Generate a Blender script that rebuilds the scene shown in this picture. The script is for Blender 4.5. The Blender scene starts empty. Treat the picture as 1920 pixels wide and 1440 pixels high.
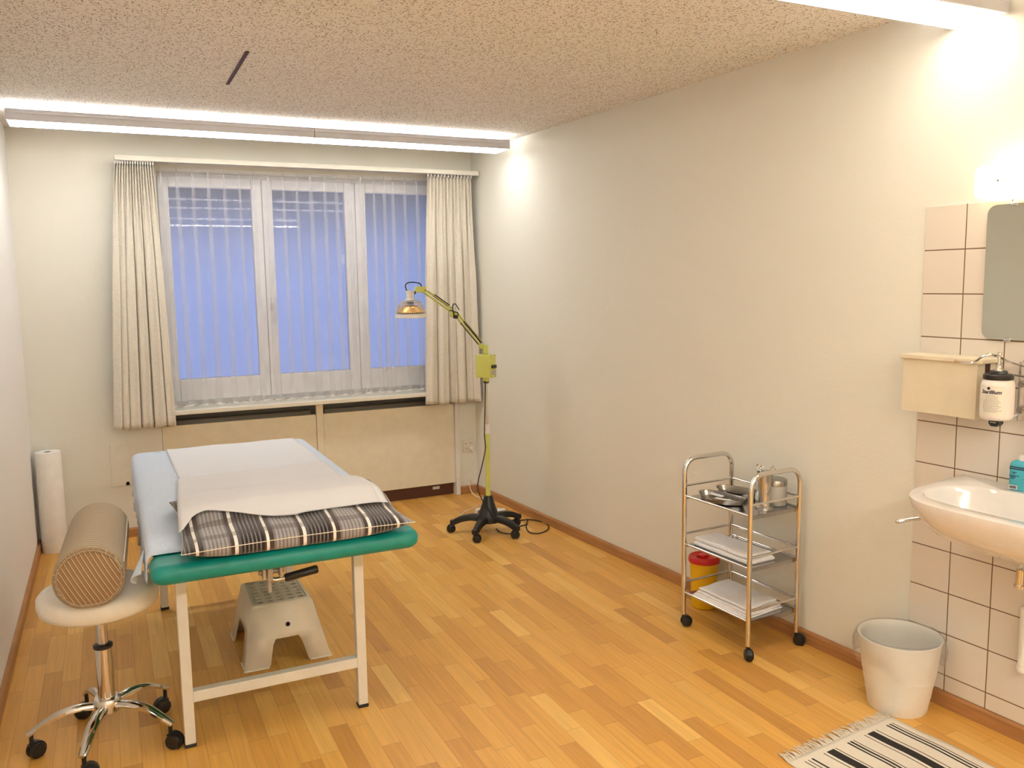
import bpy, bmesh, math, random
from mathutils import Vector, Matrix
random.seed(7)
sin, cos, pi = math.sin, math.cos, math.pi
S = bpy.context.scene
COL = S.collection

# ------------------------------------------------------------------ camera
cam_d = bpy.data.cameras.new('camera'); cam = bpy.data.objects.new('camera', cam_d); COL.objects.link(cam)
cam_d.sensor_width = 36; cam_d.lens = 36 * 1587.43 / 1920; cam_d.clip_start = .05
YAW, PITCH, ROLL = .4442976, .1205514, -.0150471
fw = Vector((sin(YAW)*cos(PITCH), cos(YAW)*cos(PITCH), -sin(PITCH)))
r0 = Vector((cos(YAW), -sin(YAW), 0)); u0 = r0.cross(fw)
rr = cos(ROLL)*r0 + sin(ROLL)*u0; uu = -sin(ROLL)*r0 + cos(ROLL)*u0
M3 = Matrix((rr, uu, -fw)).transposed()
cam.matrix_world = Matrix.Translation((.45427, -5.68684, 1.55142)) @ M3.to_4x4()
S.camera = cam
# ------------------------------------------------------------------ colour + world
S.view_settings.view_transform = 'Standard'; S.view_settings.look = 'None'
S.view_settings.exposure = 0.0; S.view_settings.gamma = 1; S.view_settings.use_curve_mapping = False
w = bpy.data.worlds.new('dusk_sky'); S.world = w; w.use_nodes = True
bg = w.node_tree.nodes['Background']; bg.inputs[1].default_value = 1.0
_n = w.node_tree.nodes; _l = w.node_tree.links; _tc = _n.new('ShaderNodeTexCoord'); _sp = _n.new('ShaderNodeSeparateXYZ'); _cr = _n.new('ShaderNodeValToRGB')
_l.new(_tc.outputs['Generated'], _sp.inputs[0]); _l.new(_sp.outputs[2], _cr.inputs[0]); _l.new(_cr.outputs[0], bg.inputs[0])
_cr.color_ramp.elements[0].position = .0; _cr.color_ramp.elements[0].color = (.27, .39, .86, 1)
_cr.color_ramp.elements[1].position = .11; _cr.color_ramp.elements[1].color = (.065, .07, .085, 1)
_e = _cr.color_ramp.elements.new(.045); _e.color = (.25, .33, .68, 1)
# strengths of the room lamps and the added rear fill (used by their builders)
E_WINDOW_FIXTURE, E_NEAR_FIXTURE, E_ADDED_REAR_FILL, E_UP, E_MIRROR_LAMP = 10.8, 9.5, 48.0, 16.0, 4.0
C_WINDOW_FIXTURE, C_NEAR_FIXTURE, C_MIRROR_LAMP = (1, .99, .96), (1, .945, .82), (1, .78, .48)

# ------------------------------------------------------------------ room numbers
WX, ANG, H = 2.86058, .0656261, 2.46196
T = .152; TS0, TZ0, BBH = 3.58314, 1.78979, .0576
YF = -7.4
def wallp(s, off=0, z=0):
    return Vector((WX + sin(ANG)*s - off*cos(ANG), -cos(ANG)*s - off*sin(ANG), z))
RZW = pi + ANG            # local +x = away from the wall, local +y = along it towards the viewer

# ------------------------------------------------------------------ materials
def nodes(m): return m.node_tree.nodes, m.node_tree.links
def mat(name, col, rough=.5, metal=0, spec=.5, emis=None, es=0, coat=0, trans=0, alpha=1, sheen=0, bump=None, vary=None, sss=0, ior=None):
    """bump=(scale, strength[, stretch]), vary=(scale, amount[, stretch]) small procedural variation of the base colour"""
    m = bpy.data.materials.new(name); m.use_nodes = True; N, L = nodes(m); b = N['Principled BSDF']
    b.inputs['Base Color'].default_value = (*col, 1); b.inputs['Roughness'].default_value = rough
    b.inputs['Metallic'].default_value = metal; b.inputs['Specular IOR Level'].default_value = spec
    b.inputs['Coat Weight'].default_value = coat; b.inputs['Transmission Weight'].default_value = trans
    b.inputs['Alpha'].default_value = alpha; b.inputs['Sheen Weight'].default_value = sheen
    if ior: b.inputs['IOR'].default_value = ior
    if sss: b.inputs['Subsurface Weight'].default_value = sss; b.inputs['Subsurface Radius'].default_value = (.02, .02, .02)
    if emis: b.inputs['Emission Color'].default_value = (*emis, 1); b.inputs['Emission Strength'].default_value = es
    def noise(sc, st):
        tc = N.new('ShaderNodeTexCoord'); mp = N.new('ShaderNodeMapping'); mp.inputs['Scale'].default_value = st
        n = N.new('ShaderNodeTexNoise'); n.inputs['Scale'].default_value = sc; n.inputs['Detail'].default_value = 4
        L.new(tc.outputs['Object'], mp.inputs[0]); L.new(mp.outputs[0], n.inputs['Vector']); return n
    if bump:
        n = noise(bump[0], bump[2] if len(bump) > 2 else (1, 1, 1)); bp = N.new('ShaderNodeBump')
        bp.inputs['Strength'].default_value = bump[1]; bp.inputs['Distance'].default_value = .004
        L.new(n.outputs[0], bp.inputs['Height']); L.new(bp.outputs[0], b.inputs['Normal'])
    if vary is None: vary = (14, .04)
    n = noise(vary[0], vary[2] if len(vary) > 2 else (1, 1, 1))
    mr = N.new('ShaderNodeMapRange'); mr.inputs['From Min'].default_value = .3; mr.inputs['From Max'].default_value = .7
    mr.inputs['To Min'].default_value = 1 - vary[1]; mr.inputs['To Max'].default_value = 1 + vary[1]
    L.new(n.outputs[0], mr.inputs['Value'])
    mx = N.new('ShaderNodeMix'); mx.data_type = 'RGBA'; mx.blend_type = 'MULTIPLY'; mx.inputs['Factor'].default_value = 1
    mx.inputs['A'].default_value = (*col, 1); L.new(mr.outputs[0], mx.inputs['B']); L.new(mx.outputs['Result'], b.inputs['Base Color'])
    return m

class NT:
    """tiny expression helper over shader math nodes"""
    def __init__(s, m): s.N, s.L = nodes(m)
    def m(s, op, *a):
        n = s.N.new('ShaderNodeMath'); n.operation = op
        for i, v in enumerate(a):
            if isinstance(v, (int, float)): n.inputs[i].default_value = v
            else: s.L.new(v, n.inputs[i])
        return n.outputs[0]
    def xyz(s, scale=(1, 1, 1)):
        tc = s.N.new('ShaderNodeTexCoord'); sp = s.N.new('ShaderNodeSeparateXYZ'); s.L.new(tc.outputs['Object'], sp.inputs[0]); return sp.outputs
    def comb(s, x=0, y=0, z=0):
        c = s.N.new('ShaderNodeCombineXYZ')
        for i, v in enumerate((x, y, z)):
            if isinstance(v, (int, float)): c.inputs[i].default_value = v
            else: s.L.new(v, c.inputs[i])
        return c.outputs[0]
    def mix(s, f, a, b, blend='MIX'):
        n = s.N.new('ShaderNodeMix'); n.data_type = 'RGBA'; n.blend_type = blend
        for k, v in (('Factor', f), ('A', a), ('B', b)):
            if isinstance(v, (int, float)): n.inputs[k].default_value = v
            elif isinstance(v, tuple): n.inputs[k].default_value = (*v, 1)
            else: s.L.new(v, n.inputs[k])
        return n.outputs['Result']
    def ramp(s, f, stops, interp='LINEAR'):
        n = s.N.new('ShaderNodeValToRGB'); cr = n.color_ramp; cr.interpolation = interp
        while len(cr.elements) > 1: cr.elements.remove(cr.elements[-1])
        cr.elements[0].position = stops[0][0]; cr.elements[0].color = (*stops[0][1], 1)
        for p, c in stops[1:]:
            e = cr.elements.new(p); e.color = (*c, 1)
        s.L.new(f, n.inputs[0]); return n.outputs[0]
    def noise(s, vec, scale=5, detail=3, dim='3D'):
        n = s.N.new('ShaderNodeTexNoise'); n.noise_dimensions = dim; n.inputs['Scale'].default_value = scale; n.inputs['Detail'].default_value = detail
        s.L.new(vec, n.inputs['Vector']); return n.outputs[0]
    def white(s, vec):
        n = s.N.new('ShaderNodeTexWhiteNoise'); n.noise_dimensions = '3D'; s.L.new(vec, n.inputs['Vector']); return n.outputs

def mat_parquet():
    m = bpy.data.materials.new('oak_strip_parquet'); m.use_nodes = True; t = NT(m); b = t.N['Principled BSDF']
    X, Y, Z = t.xyz(); sw = .0665
    row = t.m('FLOOR', t.m('DIVIDE', X, sw)); fx = t.m('FRACT', t.m('DIVIDE', X, sw))
    v = t.N.new('ShaderNodeTexVoronoi'); v.voronoi_dimensions = '1D'; v.feature = 'F1'; v.inputs['Scale'].default_value = 1; v.inputs['Randomness'].default_value = .75
    wy = t.m('ADD', t.m('DIVIDE', Y, .40), t.m('MULTIPLY', row, 37.31)); t.L.new(wy, v.inputs['W'])
    v2 = t.N.new('ShaderNodeTexVoronoi'); v2.voronoi_dimensions = '1D'; v2.feature = 'DISTANCE_TO_EDGE'; v2.inputs['Scale'].default_value = 1; v2.inputs['Randomness'].default_value = .75; t.L.new(wy, v2.inputs['W'])
    sc = t.N.new('ShaderNodeSeparateColor'); t.L.new(v.outputs['Color'], sc.inputs[0])
    a, c = sc.outputs[0], sc.outputs[1]
    base = t.ramp(a, [(0, (.56, .27, .062)), (.15, (.68, .34, .072)), (.5, (.76, .405, .088)), (.85, (.81, .455, .108)), (1, (.88, .55, .16))])
    base = t.mix(t.m('MULTIPLY', c, .35), base, (.66, .335, .075))
    gv = t.comb(t.m('MULTIPLY', X, 60), t.m('MULTIPLY', Y, 2.2), t.m('MULTIPLY', c, 40))
    g = t.noise(gv, 1.6, 5)
    gg = t.N.new('ShaderNodeMapRange'); gg.inputs[1].default_value = .3; gg.inputs[2].default_value = .72; gg.inputs[3].default_value = .90; gg.inputs[4].default_value = 1.09; t.L.new(g, gg.inputs[0])
    base = t.mix(1.0, base, gg.outputs[0], 'MULTIPLY')
    flecks = t.m('GREATER_THAN', t.noise(t.comb(t.m('MULTIPLY', X, 9), t.m('MULTIPLY', Y, 3)), 9, 2), .76)
    base = t.mix(t.m('MULTIPLY', flecks, .35), base, (.25, .10, .03))
    ex = t.m('MINIMUM', fx, t.m('SUBTRACT', 1, fx))
    j = t.m('MAXIMUM', t.m('LESS_THAN', ex, .013), t.m('LESS_THAN', v2.outputs['Distance'], .003))
    base = t.mix(t.m('MULTIPLY', j, .45), base, (.24, .10, .03))
    t.L.new(base, b.inputs['Base Color'])
    r = t.m('ADD', .27, t.m('MULTIPLY', t.noise(t.comb(X, Y), 3, 3), .18)); t.L.new(r, b.inputs['Roughness'])
    b.inputs['Specular IOR Level'].default_value = .42
    bp = t.N.new('ShaderNodeBump'); bp.inputs['Strength'].default_value = .08; bp.inputs['Distance'].default_value = .001
    t.L.new(t.m('SUBTRACT', g, j), bp.inputs['Height']); t.L.new(bp.outputs[0], b.inputs['Normal'])
    return m

def mat_ceiling():
    m = bpy.data.materials.new('fissured_acoustic_board'); m.use_nodes = True; t = NT(m); b = t.N['Principled BSDF']
    X, Y, Z = t.xyz(); masks = []
    for sc, off, la, lb, thr in ((66, 0, 2.3, 10, .48), (112, 13.7, 3.0, 9, .62), (40, 5.3, 2.6, 14, .66)):
        px = t.m('ADD', t.m('MULTIPLY', X, sc), off); py = t.m('ADD', t.m('MULTIPLY', Y, sc), off)
        vec = t.comb(px, py)
        v = t.N.new('ShaderNodeTexVoronoi'); v.voronoi_dimensions = '2D'; v.inputs['Scale'].default_value = 1; v.inputs['Randomness'].default_value = .9; t.L.new(vec, v.inputs['Vector'])
        sp = t.N.new('ShaderNodeSeparateXYZ'); t.L.new(v.outputs['Position'], sp.inputs[0])
        scol = t.N.new('ShaderNodeSeparateColor'); t.L.new(v.outputs['Color'], scol.inputs[0])
        wob = t.noise(vec, 1.3, 2)
        dx = t.m('SUBTRACT', px, sp.outputs[0]); dy = t.m('SUBTRACT', py, sp.outputs[1])
        an = t.m('ADD', t.m('MULTIPLY', scol.outputs[0], 3.1), t.m('MULTIPLY', wob, 1.0)); ca, sa = t.m('COSINE', an), t.m('SINE', an)
        rx = t.m('ADD', t.m('MULTIPLY', dx, ca), t.m('MULTIPLY', dy, sa)); ry = t.m('SUBTRACT', t.m('MULTIPLY', dy, ca), t.m('MULTIPLY', dx, sa))
        k = t.m('ADD', .55, t.m('MULTIPLY', scol.outputs[2], .8))
        e = t.m('ADD', t.m('POWER', t.m('MULTIPLY', rx, t.m('DIVIDE', la, k)), 2), t.m('POWER', t.m('MULTIPLY', ry, lb), 2))
        masks.append(t.m('MULTIPLY', t.m('LESS_THAN', e, 1), t.m('GREATER_THAN', scol.outputs[1], thr)))
    mk = t.m('MAXIMUM', t.m('MAXIMUM', masks[0], t.m('MULTIPLY', masks[1], .8)), masks[2])
    base = t.mix(t.noise(t.comb(X, Y), 2.5, 3), (.84, .82, .785), (.88, .86, .83))
    fj = t.m('FRACT', t.m('DIVIDE', t.m('SUBTRACT', X, .078), .3125)); jj = t.m('LESS_THAN', t.m('MINIMUM', fj, t.m('SUBTRACT', 1, fj)), .0035)
    base = t.mix(t.m('MULTIPLY', jj, .25), base, (.35, .30, .25))
    base = t.mix(t.m('MULTIPLY', mk, .85), base, (.16, .10, .055)); t.L.new(base, b.inputs['Base Color']); b.inputs['Roughness'].default_value = .95
    b.inputs['Specular IOR Level'].default_value = .1
    return m

def mat_tiles():
    m = bpy.data.materials.new('glazed_wall_tiles'); m.use_nodes = True; t = NT(m); b = t.N['Principled BSDF']
    X, Y, Z = t.xyz()      # local y runs along the wall from the left edge of the tiles, z is height
    u = t.m('DIVIDE', Y, T); v = t.m('DIVIDE', t.m('SUBTRACT', TZ0, Z), T)
    fu, fv = t.m('FRACT', u), t.m('FRACT', v)
    du = t.m('MINIMUM', fu, t.m('SUBTRACT', 1, fu)); dv = t.m('MINIMUM', fv, t.m('SUBTRACT', 1, fv))
    d = t.m('MINIMUM', t.m('ADD', du, t.m('LESS_THAN', Y, .02)), t.m('ADD', dv, t.m('GREATER_THAN', Z, TZ0 - .02)))
    j = t.m('LESS_THAN', d, .0125)
    rnd = t.white(t.comb(t.m('FLOOR', u), t.m('FLOOR', v)))
    c = t.mix(rnd[0], (.73, .66, .575), (.76, .69, .605))
    t.L.new(t.mix(j, c, (.17, .095, .045)), b.inputs['Base Color'])
    t.L.new(t.m('ADD', .16, t.m('MULTIPLY', j, .6)), b.inputs['Roughness'])
    sm = t.N.new('ShaderNodeMapRange'); sm.inputs[1].default_value = .006; sm.inputs[2].default_value = .03; t.L.new(d, sm.inputs[0])
    hh = t.m('ADD', sm.outputs[0], t.m('MULTIPLY', t.noise(t.comb(X, Y, Z), 12, 1), .5))
    bp = t.N.new('ShaderNodeBump'); bp.inputs['Strength'].default_value = .35; bp.inputs['Distance'].default_value = .0015
    t.L.new(hh, bp.inputs['Height']); t.L.new(bp.outputs[0], b.inputs['Normal'])
    return m

def mat_plaster(name, col, k=1.0):
    m = bpy.data.materials.new(name); m.use_nodes = True; t = NT(m); b = t.N['Principled BSDF']
    X, Y, Z = t.xyz(); v = t.comb(X, Y, Z)
    c = t.mix(t.noise(v, 1.2, 3), tuple(x*.97 for x in col), tuple(min(1, x*1.03) for x in col)); t.L.new(c, b.inputs['Base Color'])
    b.inputs['Roughness'].default_value = .75; b.inputs['Specular IOR Level'].default_value = .25
    bp = t.N.new('ShaderNodeBump'); bp.inputs['Strength'].default_value = .25*k; bp.inputs['Distance'].default_value = .003
    t.L.new(t.m('ADD', t.noise(v, 90, 3), t.m('MULTIPLY', t.noise(v, 28, 2), .8)), bp.inputs['Height']); t.L.new(bp.outputs[0], b.inputs['Normal'])
    return m

def stripes(name, axis, period, stops, rough=.85, base_noise=.08, skew=(0, 0), bump=.3):
    """constant stripes along an object axis, repeating with the given period"""
    m = bpy.data.materials.new(name); m.use_nodes = True; t = NT(m); b = t.N['Principled BSDF']
    o = t.xyz(); c = o[axis]
    if skew != (0, 0):
        c = t.m('ADD', t.m('MULTIPLY', o[skew[0][0]], skew[0][1]), t.m('MULTIPLY', o[skew[1][0]], skew[1][1]))
    f = t.m('FRACT', t.m('DIVIDE', c, period)) if period else c
    col = t.ramp(f, stops, 'CONSTANT')
    n = t.noise(t.comb(*o), 60, 3)
    mr = t.N.new('ShaderNodeMapRange'); mr.inputs[3].default_value = 1-base_noise; mr.inputs[4].default_value = 1+base_noise; t.L.new(n, mr.inputs[0])
    t.L.new(t.mix(1.0, col, mr.outputs[0], 'MULTIPLY'), b.inputs['Base Color']); b.inputs['Roughness'].default_value = rough
    b.inputs['Specular IOR Level'].default_value = .2
    bp = t.N.new('ShaderNodeBump'); bp.inputs['Strength'].default_value = bump; bp.inputs['Distance'].default_value = .001
    t.L.new(t.noise(t.comb(*o), 400, 2), bp.inputs['Height']); t.L.new(bp.outputs[0], b.inputs['Normal'])
    return m, t, b

def mat_sheer():
    m = bpy.data.materials.new('white_voile'); m.use_nodes = True; t = NT(m); t.N.remove(t.N['Principled BSDF'])
    out = t.N['Material Output']
    tr = t.N.new('ShaderNodeBsdfTransparent'); di = t.N.new('ShaderNodeBsdfDiffuse'); tl = t.N.new('ShaderNodeBsdfTranslucent')
    di.inputs[0].default_value = (.86, .87, .90, 1); tl.inputs[0].default_value = (.84, .86, .92, 1)
    a = t.N.new('ShaderNodeMixShader'); a.inputs[0].default_value = .55; t.L.new(di.outputs[0], a.inputs[1]); t.L.new(tl.outputs[0], a.inputs[2])
    mx = t.N.new('ShaderNodeMixShader'); t.L.new(tr.outputs[0], mx.inputs[1]); t.L.new(a.outputs[0], mx.inputs[2])
    X, Y, Z = t.xyz(); n = t.noise(t.comb(t.m('MULTIPLY', X, 30), Y, t.m('MULTIPLY', Z, 400)), 2, 2)
    t.L.new(t.m('ADD', .19, t.m('MULTIPLY', n, .05)), mx.inputs[0]); t.L.new(mx.outputs[0], out.inputs[0])
    return m

def mat_film(name, col, opacity, gloss=.25, rough=.15, bumps=(25, .5)):
    m = bpy.data.materials.new(name); m.use_nodes = True; t = NT(m); t.N.remove(t.N['Principled BSDF']); out = t.N['Material Output']
    tr = t.N.new('ShaderNodeBsdfTransparent'); di = t.N.new('ShaderNodeBsdfDiffuse'); gl = t.N.new('ShaderNodeBsdfGlossy')
    di.inputs[0].default_value = (*col, 1); gl.inputs['Roughness'].default_value = rough
    X, Y, Z = t.xyz(); bp = t.N.new('ShaderNodeBump'); bp.inputs['Strength'].default_value = bumps[1]; bp.inputs['Distance'].default_value = .006
    t.L.new(t.noise(t.comb(X, Y, Z), bumps[0], 3), bp.inputs['Height']); t.L.new(bp.outputs[0], di.inputs['Normal']); t.L.new(bp.outputs[0], gl.inputs['Normal'])
    a = t.N.new('ShaderNodeMixShader'); a.inputs[0].default_value = opacity; t.L.new(tr.outputs[0], a.inputs[1]); t.L.new(di.outputs[0], a.inputs[2])
    fr = t.N.new('ShaderNodeFresnel'); fr.inputs[0].default_value = 1.45; t.L.new(bp.outputs[0], fr.inputs['Normal'])
    k = t.m('MULTIPLY', fr.outputs[0], gloss*4)
    c = t.N.new('ShaderNodeMixShader'); t.L.new(t.m('MINIMUM', k, .9), c.inputs[0]); t.L.new(a.outputs[0], c.inputs[1]); t.L.new(gl.outputs[0], c.inputs[2])
    t.L.new(c.outputs[0], out.inputs[0]); return m

def mat_emit(name, col, st):
    m = bpy.data.materials.new(name); m.use_nodes = True; t = NT(m); b = t.N['Principled BSDF']
    b.inputs['Base Color'].default_value = (.8, .8, .8, 1); b.inputs['Emission Color'].default_value = (*col, 1); b.inputs['Emission Strength'].default_value = st
    b.inputs['Roughness'].default_value = .5
    return m

M = {}
M['floor'] = mat_parquet(); M['ceiling'] = mat_ceiling(); M['tiles'] = mat_tiles()
M['wall'] = mat_plaster('cream_plaster', (.80, .785, .705)); M['wall_left'] = mat_plaster('white_plaster', (.90, .885, .875), .8)
M['wood'] = mat('oak_skirting', (.42, .20, .075), .45, vary=(6, .16, (1, 1, 12)), bump=(60, .1))
M['cover'] = mat('cream_lacquered_panel', (.80, .74, .585), .45, bump=(200, .06))
M['white_paint'] = mat('white_painted_wood', (.80, .78, .74), .4)
M['dark_gap'] = mat('brown_grey_metal', (.115, .10, .075), .55)
M['dark_gap2'] = mat('taupe_grey_metal', (.17, .15, .115), .5)
M['frame_white'] = mat('white_window_lacquer', (.78, .78, .80), .35)
M['glass'] = mat_film('window_glass', (.5, .55, .7), .04, .22, .02, (2, .02))
M['sheer'] = mat_sheer()
M['linen'] = mat('oatmeal_linen', (.74, .69, .595), .9, spec=.15, sheen=.2, bump=(130, .55, (1, 1, 5)), vary=(50, .09, (1, 1, 7)))
M['alu'] = mat('satin_grey_aluminium', (.66, .66, .70), .35, .35)
M['rail'] = mat('cream_curtain_rail', (.74, .71, .62), .45)
M['steel_leg'] = mat('cream_powder_coat', (.76, .73, .66), .4)
M['chrome'] = mat('polished_chrome', (.72, .71, .69), .10, 1.0, vary=(3, .03))
M['steel'] = mat('brushed_stainless', (.62, .60, .58), .22, 1.0, vary=(40, .08, (1, 12, 1)))
M['dark_steel'] = mat('dull_stainless', (.40, .385, .36), .24, 1.0, vary=(40, .08))
M['mirror_sheet'] = mat('reflective_steel_shelf', (.42, .41, .41), .16, 1.0)
M['black'] = mat('black_plastic', (.012, .012, .013), .35)
M['rubber'] = mat('black_rubber', (.02, .02, .02), .7)
M['green'] = mat('teal_vinyl', (.001, .25, .22), .36, bump=(500, .18), vary=(30, .08))
M['sheet'] = mat('pale_blue_jersey', (.60, .70, .86), .95, spec=.1, sheen=.3, bump=(220, .35), vary=(90, .05))
M['paper'] = mat_film('white_couch_paper', (.90, .91, .95), .84, .04, .6, (120, .12))
M['paper2'] = mat_film('thin_couch_paper', (.92, .91, .93), .76, .05, .6, (30, .2))
M['lime'] = mat('pale_lime_enamel', (.62, .66, .16), .35)
M['limegrey'] = mat('pale_yellow_enamel', (.78, .80, .45), .4)
M['white_plastic'] = mat('white_plastic', (.80, .79, .76), .35)
M['cream_plastic'] = mat('ivory_moulded_plastic', (.80, .73, .60), .42)
M['yellow'] = mat('yellow_plastic', (.85, .50, .01), .35)
M['red'] = mat('red_plastic', (.62, .015, .01), .3)
M['towel'] = mat('white_cotton_cloth', (.88, .86, .86), .95, spec=.1, bump=(140, .6), vary=(60, .04))
M['cotton'] = mat('white_cotton_wool', (.88, .86, .83), 1, spec=.05, bump=(60, 1))
M['roll'] = mat('white_paper_roll', (.90, .87, .82), .9, spec=.1, bump=(120, .12, (1, 1, .2)))
M['ceramic'] = mat('white_glazed_ceramic', (.80, .76, .72), .08, coat=.5)
M['bin'] = mat('white_bin_plastic', (.86, .82, .74), .4)
M['bag'] = mat_film('clear_bin_liner', (.92, .90, .86), .14, .12, .25, (45, 1.0))
M['mirror'] = mat('mirror_silvering', (.70, .72, .62), .02, 1.0, vary=(1, .01))
M['box'] = mat('cream_laminate', (.76, .67, .50), .4)
M['slot'] = mat('dark_brown_interior', (.06, .02, .012), .6)
M['bottle'] = mat('milky_bottle_plastic', (.82, .76, .70), .3)
M['label'] = mat('off_white_label', (.82, .78, .66), .5)
M['ink'] = mat('navy_print', (.015, .015, .06), .5)
M['greyink'] = mat('grey_print', (.22, .21, .22), .6)
M['blue'] = mat('turquoise_bottle', (.07, .46, .58), .25, vary=(30, .05))
M['frost'] = mat_film('frosted_jar_glass', (.80, .78, .72), .45, .25, .1, (3, .05))
M['gold'] = mat('gold_reflector', (.85, .50, .16), .3, .75)
M['wire'] = mat('pale_plastic_wire', (.62, .60, .56), .4)
M['grey_plate'] = mat('grey_nameplate', (.45, .42, .38), .4)
M['outlet'] = mat('ivory_outlet', (.78, .72, .62), .4)
M['cover_plate'] = mat('cream_painted_cover', (.80, .785, .705), .75)
M['hole'] = mat('black_hole', (.01, .008, .006), .9)
M['eave'] = mat('dark_grey_soffit', (.10, .10, .11), .9)
M['front_door'] = mat('pale_door_laminate', (.70, .64, .54), .5)
M['beige_seam'] = mat('cream_piping', (.80, .74, .62), .8)
M['rugbase'] = None

# bolster, pillow, rug stripes
lt, dk, md = (.50, .405, .285), (.20, .135, .075), (.40, .31, .20)
M['bolster'], _, _ = stripes('fine_ringed_tan_velvet', 1, .0225, [(0, lt), (.40, (.47, .37, .255)), (.50, lt), (.80, dk), (.94, lt)], .8, .06)
br, cr_, b2 = (.26, .155, .075), (.66, .52, .36), (.37, .24, .13)
M['bolster_end'], _, _ = stripes('diagonal_striped_velvet', 0, .0128, [(0, br), (.16, b2), (.24, br), (.40, b2), (.48, br), (.66, (.20, .11, .05)), (.80, cr_), (.96, br)], .8, .10, ((0, .90), (2, .44)))
def plaid():
    W_, D, G, LG, K = (.86, .82, .78), (.060, .042, .035), (.19, .175, .18), (.34, .325, .33), (.018, .012, .012)
    s = [(0, W_), (.048, (.09, .09, .10)), (.10, K)]
    x = .13
    for i in range(5): s += [(x, G), (x+.02, K)]; x += .058
    s += [(.425, D), (.455, W_), (.50, D), (.565, G)]
    x = .60
    for i in range(6): s += [(x, LG), (x+.034, G)]; x += .056
    s += [(.945, D)]
    s = sorted(s)[:32]
    m, t, b = stripes('grey_brown_plaid', 0, .2072, s, .6, .10)
    X, Y, Z = t.xyz(); f = t.m('FRACT', t.m('DIVIDE', t.m('ADD', Y, .012), .10)); k = t.m('LESS_THAN', f, .30)
    src = b.inputs['Base Color'].links[0].from_socket
    t.L.new(t.mix(t.m('MULTIPLY', k, .45), src, (.05, .03, .025)), b.inputs['Base Color'])
    b.inputs['Sheen Weight'].default_value = .3
    return m
M['plaid'] = plaid()
def rugmat():
    base, K = (.80, .73, .62), (.042, .038, .036)
    ed = []
    for c in (.035, .048, .064, .121, .183, .242, .256, .271, .332, .391, .447, .464, .480): ed += [(c-.003, K), (c+.003, base)]
    ed += [(.135, K), (.169, base), (.343, K), (.376, base)]
    ed = sorted(ed)
    m = bpy.data.materials.new('striped_cotton_rug'); m.use_nodes = True; t = NT(m); b = t.N['Principled BSDF']
    X, Y, Z = t.xyz(); d = t.m('MULTIPLY', t.m('ADD', X, t.m('MULTIPLY', t.m('SINE', t.m('MULTIPLY', Y, 17)), .0022)), -1.0)
    half = [e for e in ed if e[0] < .26-.004]; rest = [e for e in ed if e[0] >= .26-.004]
    def rmp(es): return t.ramp(d, [(0, base)] + es, 'CONSTANT')
    col = t.mix(t.m('GREATER_THAN', d, .2630), rmp(half[:31]), t.ramp(d, [(0, base)] + [e for e in rest if e[0] > .263], 'CONSTANT'))
    hem = t.m('GREATER_THAN', Y, -.030)
    col = t.mix(hem, col, base)
    n = t.noise(t.comb(t.m('MULTIPLY', X, 1), Y, Z), 300, 2)
    mr = t.N.new('ShaderNodeMapRange'); mr.inputs[3].default_value = .86; mr.inputs[4].default_value = 1.1; t.L.new(n, mr.inputs[0])
    t.L.new(t.mix(1.0, col, mr.outputs[0], 'MULTIPLY'), b.inputs['Base Color']); b.inputs['Roughness'].default_value = .95; b.inputs['Specular IOR Level'].default_value = .1
    wv = t.m('SINE', t.m('MULTIPLY', Y, 1600)); bp = t.N.new('ShaderNodeBump'); bp.inputs['Strength'].default_value = .3; bp.inputs['Distance'].default_value = .001
    t.L.new(t.m('ADD', wv, n), bp.inputs['Height']); t.L.new(bp.outputs[0], b.inputs['Normal'])
    return m
M['rug'] = rugmat()

# ------------------------------------------------------------------ mesh helpers
def smoothpath(pts, n=8, closed=False):
    P = [Vector(p) for p in pts]; out = []; L = len(P)
    rng = L if closed else L-1
    for i in range(rng):
        p0 = P[(i-1) % L] if closed or i > 0 else P[0]; p1 = P[i]; p2 = P[(i+1) % L]; p3 = P[(i+2) % L] if closed or i+2 < L else P[-1]
        for k in range(n):
            u = k/n; out.append(.5*((2*p1)+(-p0+p2)*u+(2*p0-5*p1+4*p2-p3)*u*u+(-p0+3*p1-3*p2+p3)*u**3))
    if not closed: out.append(P[-1])
    return out

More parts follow.
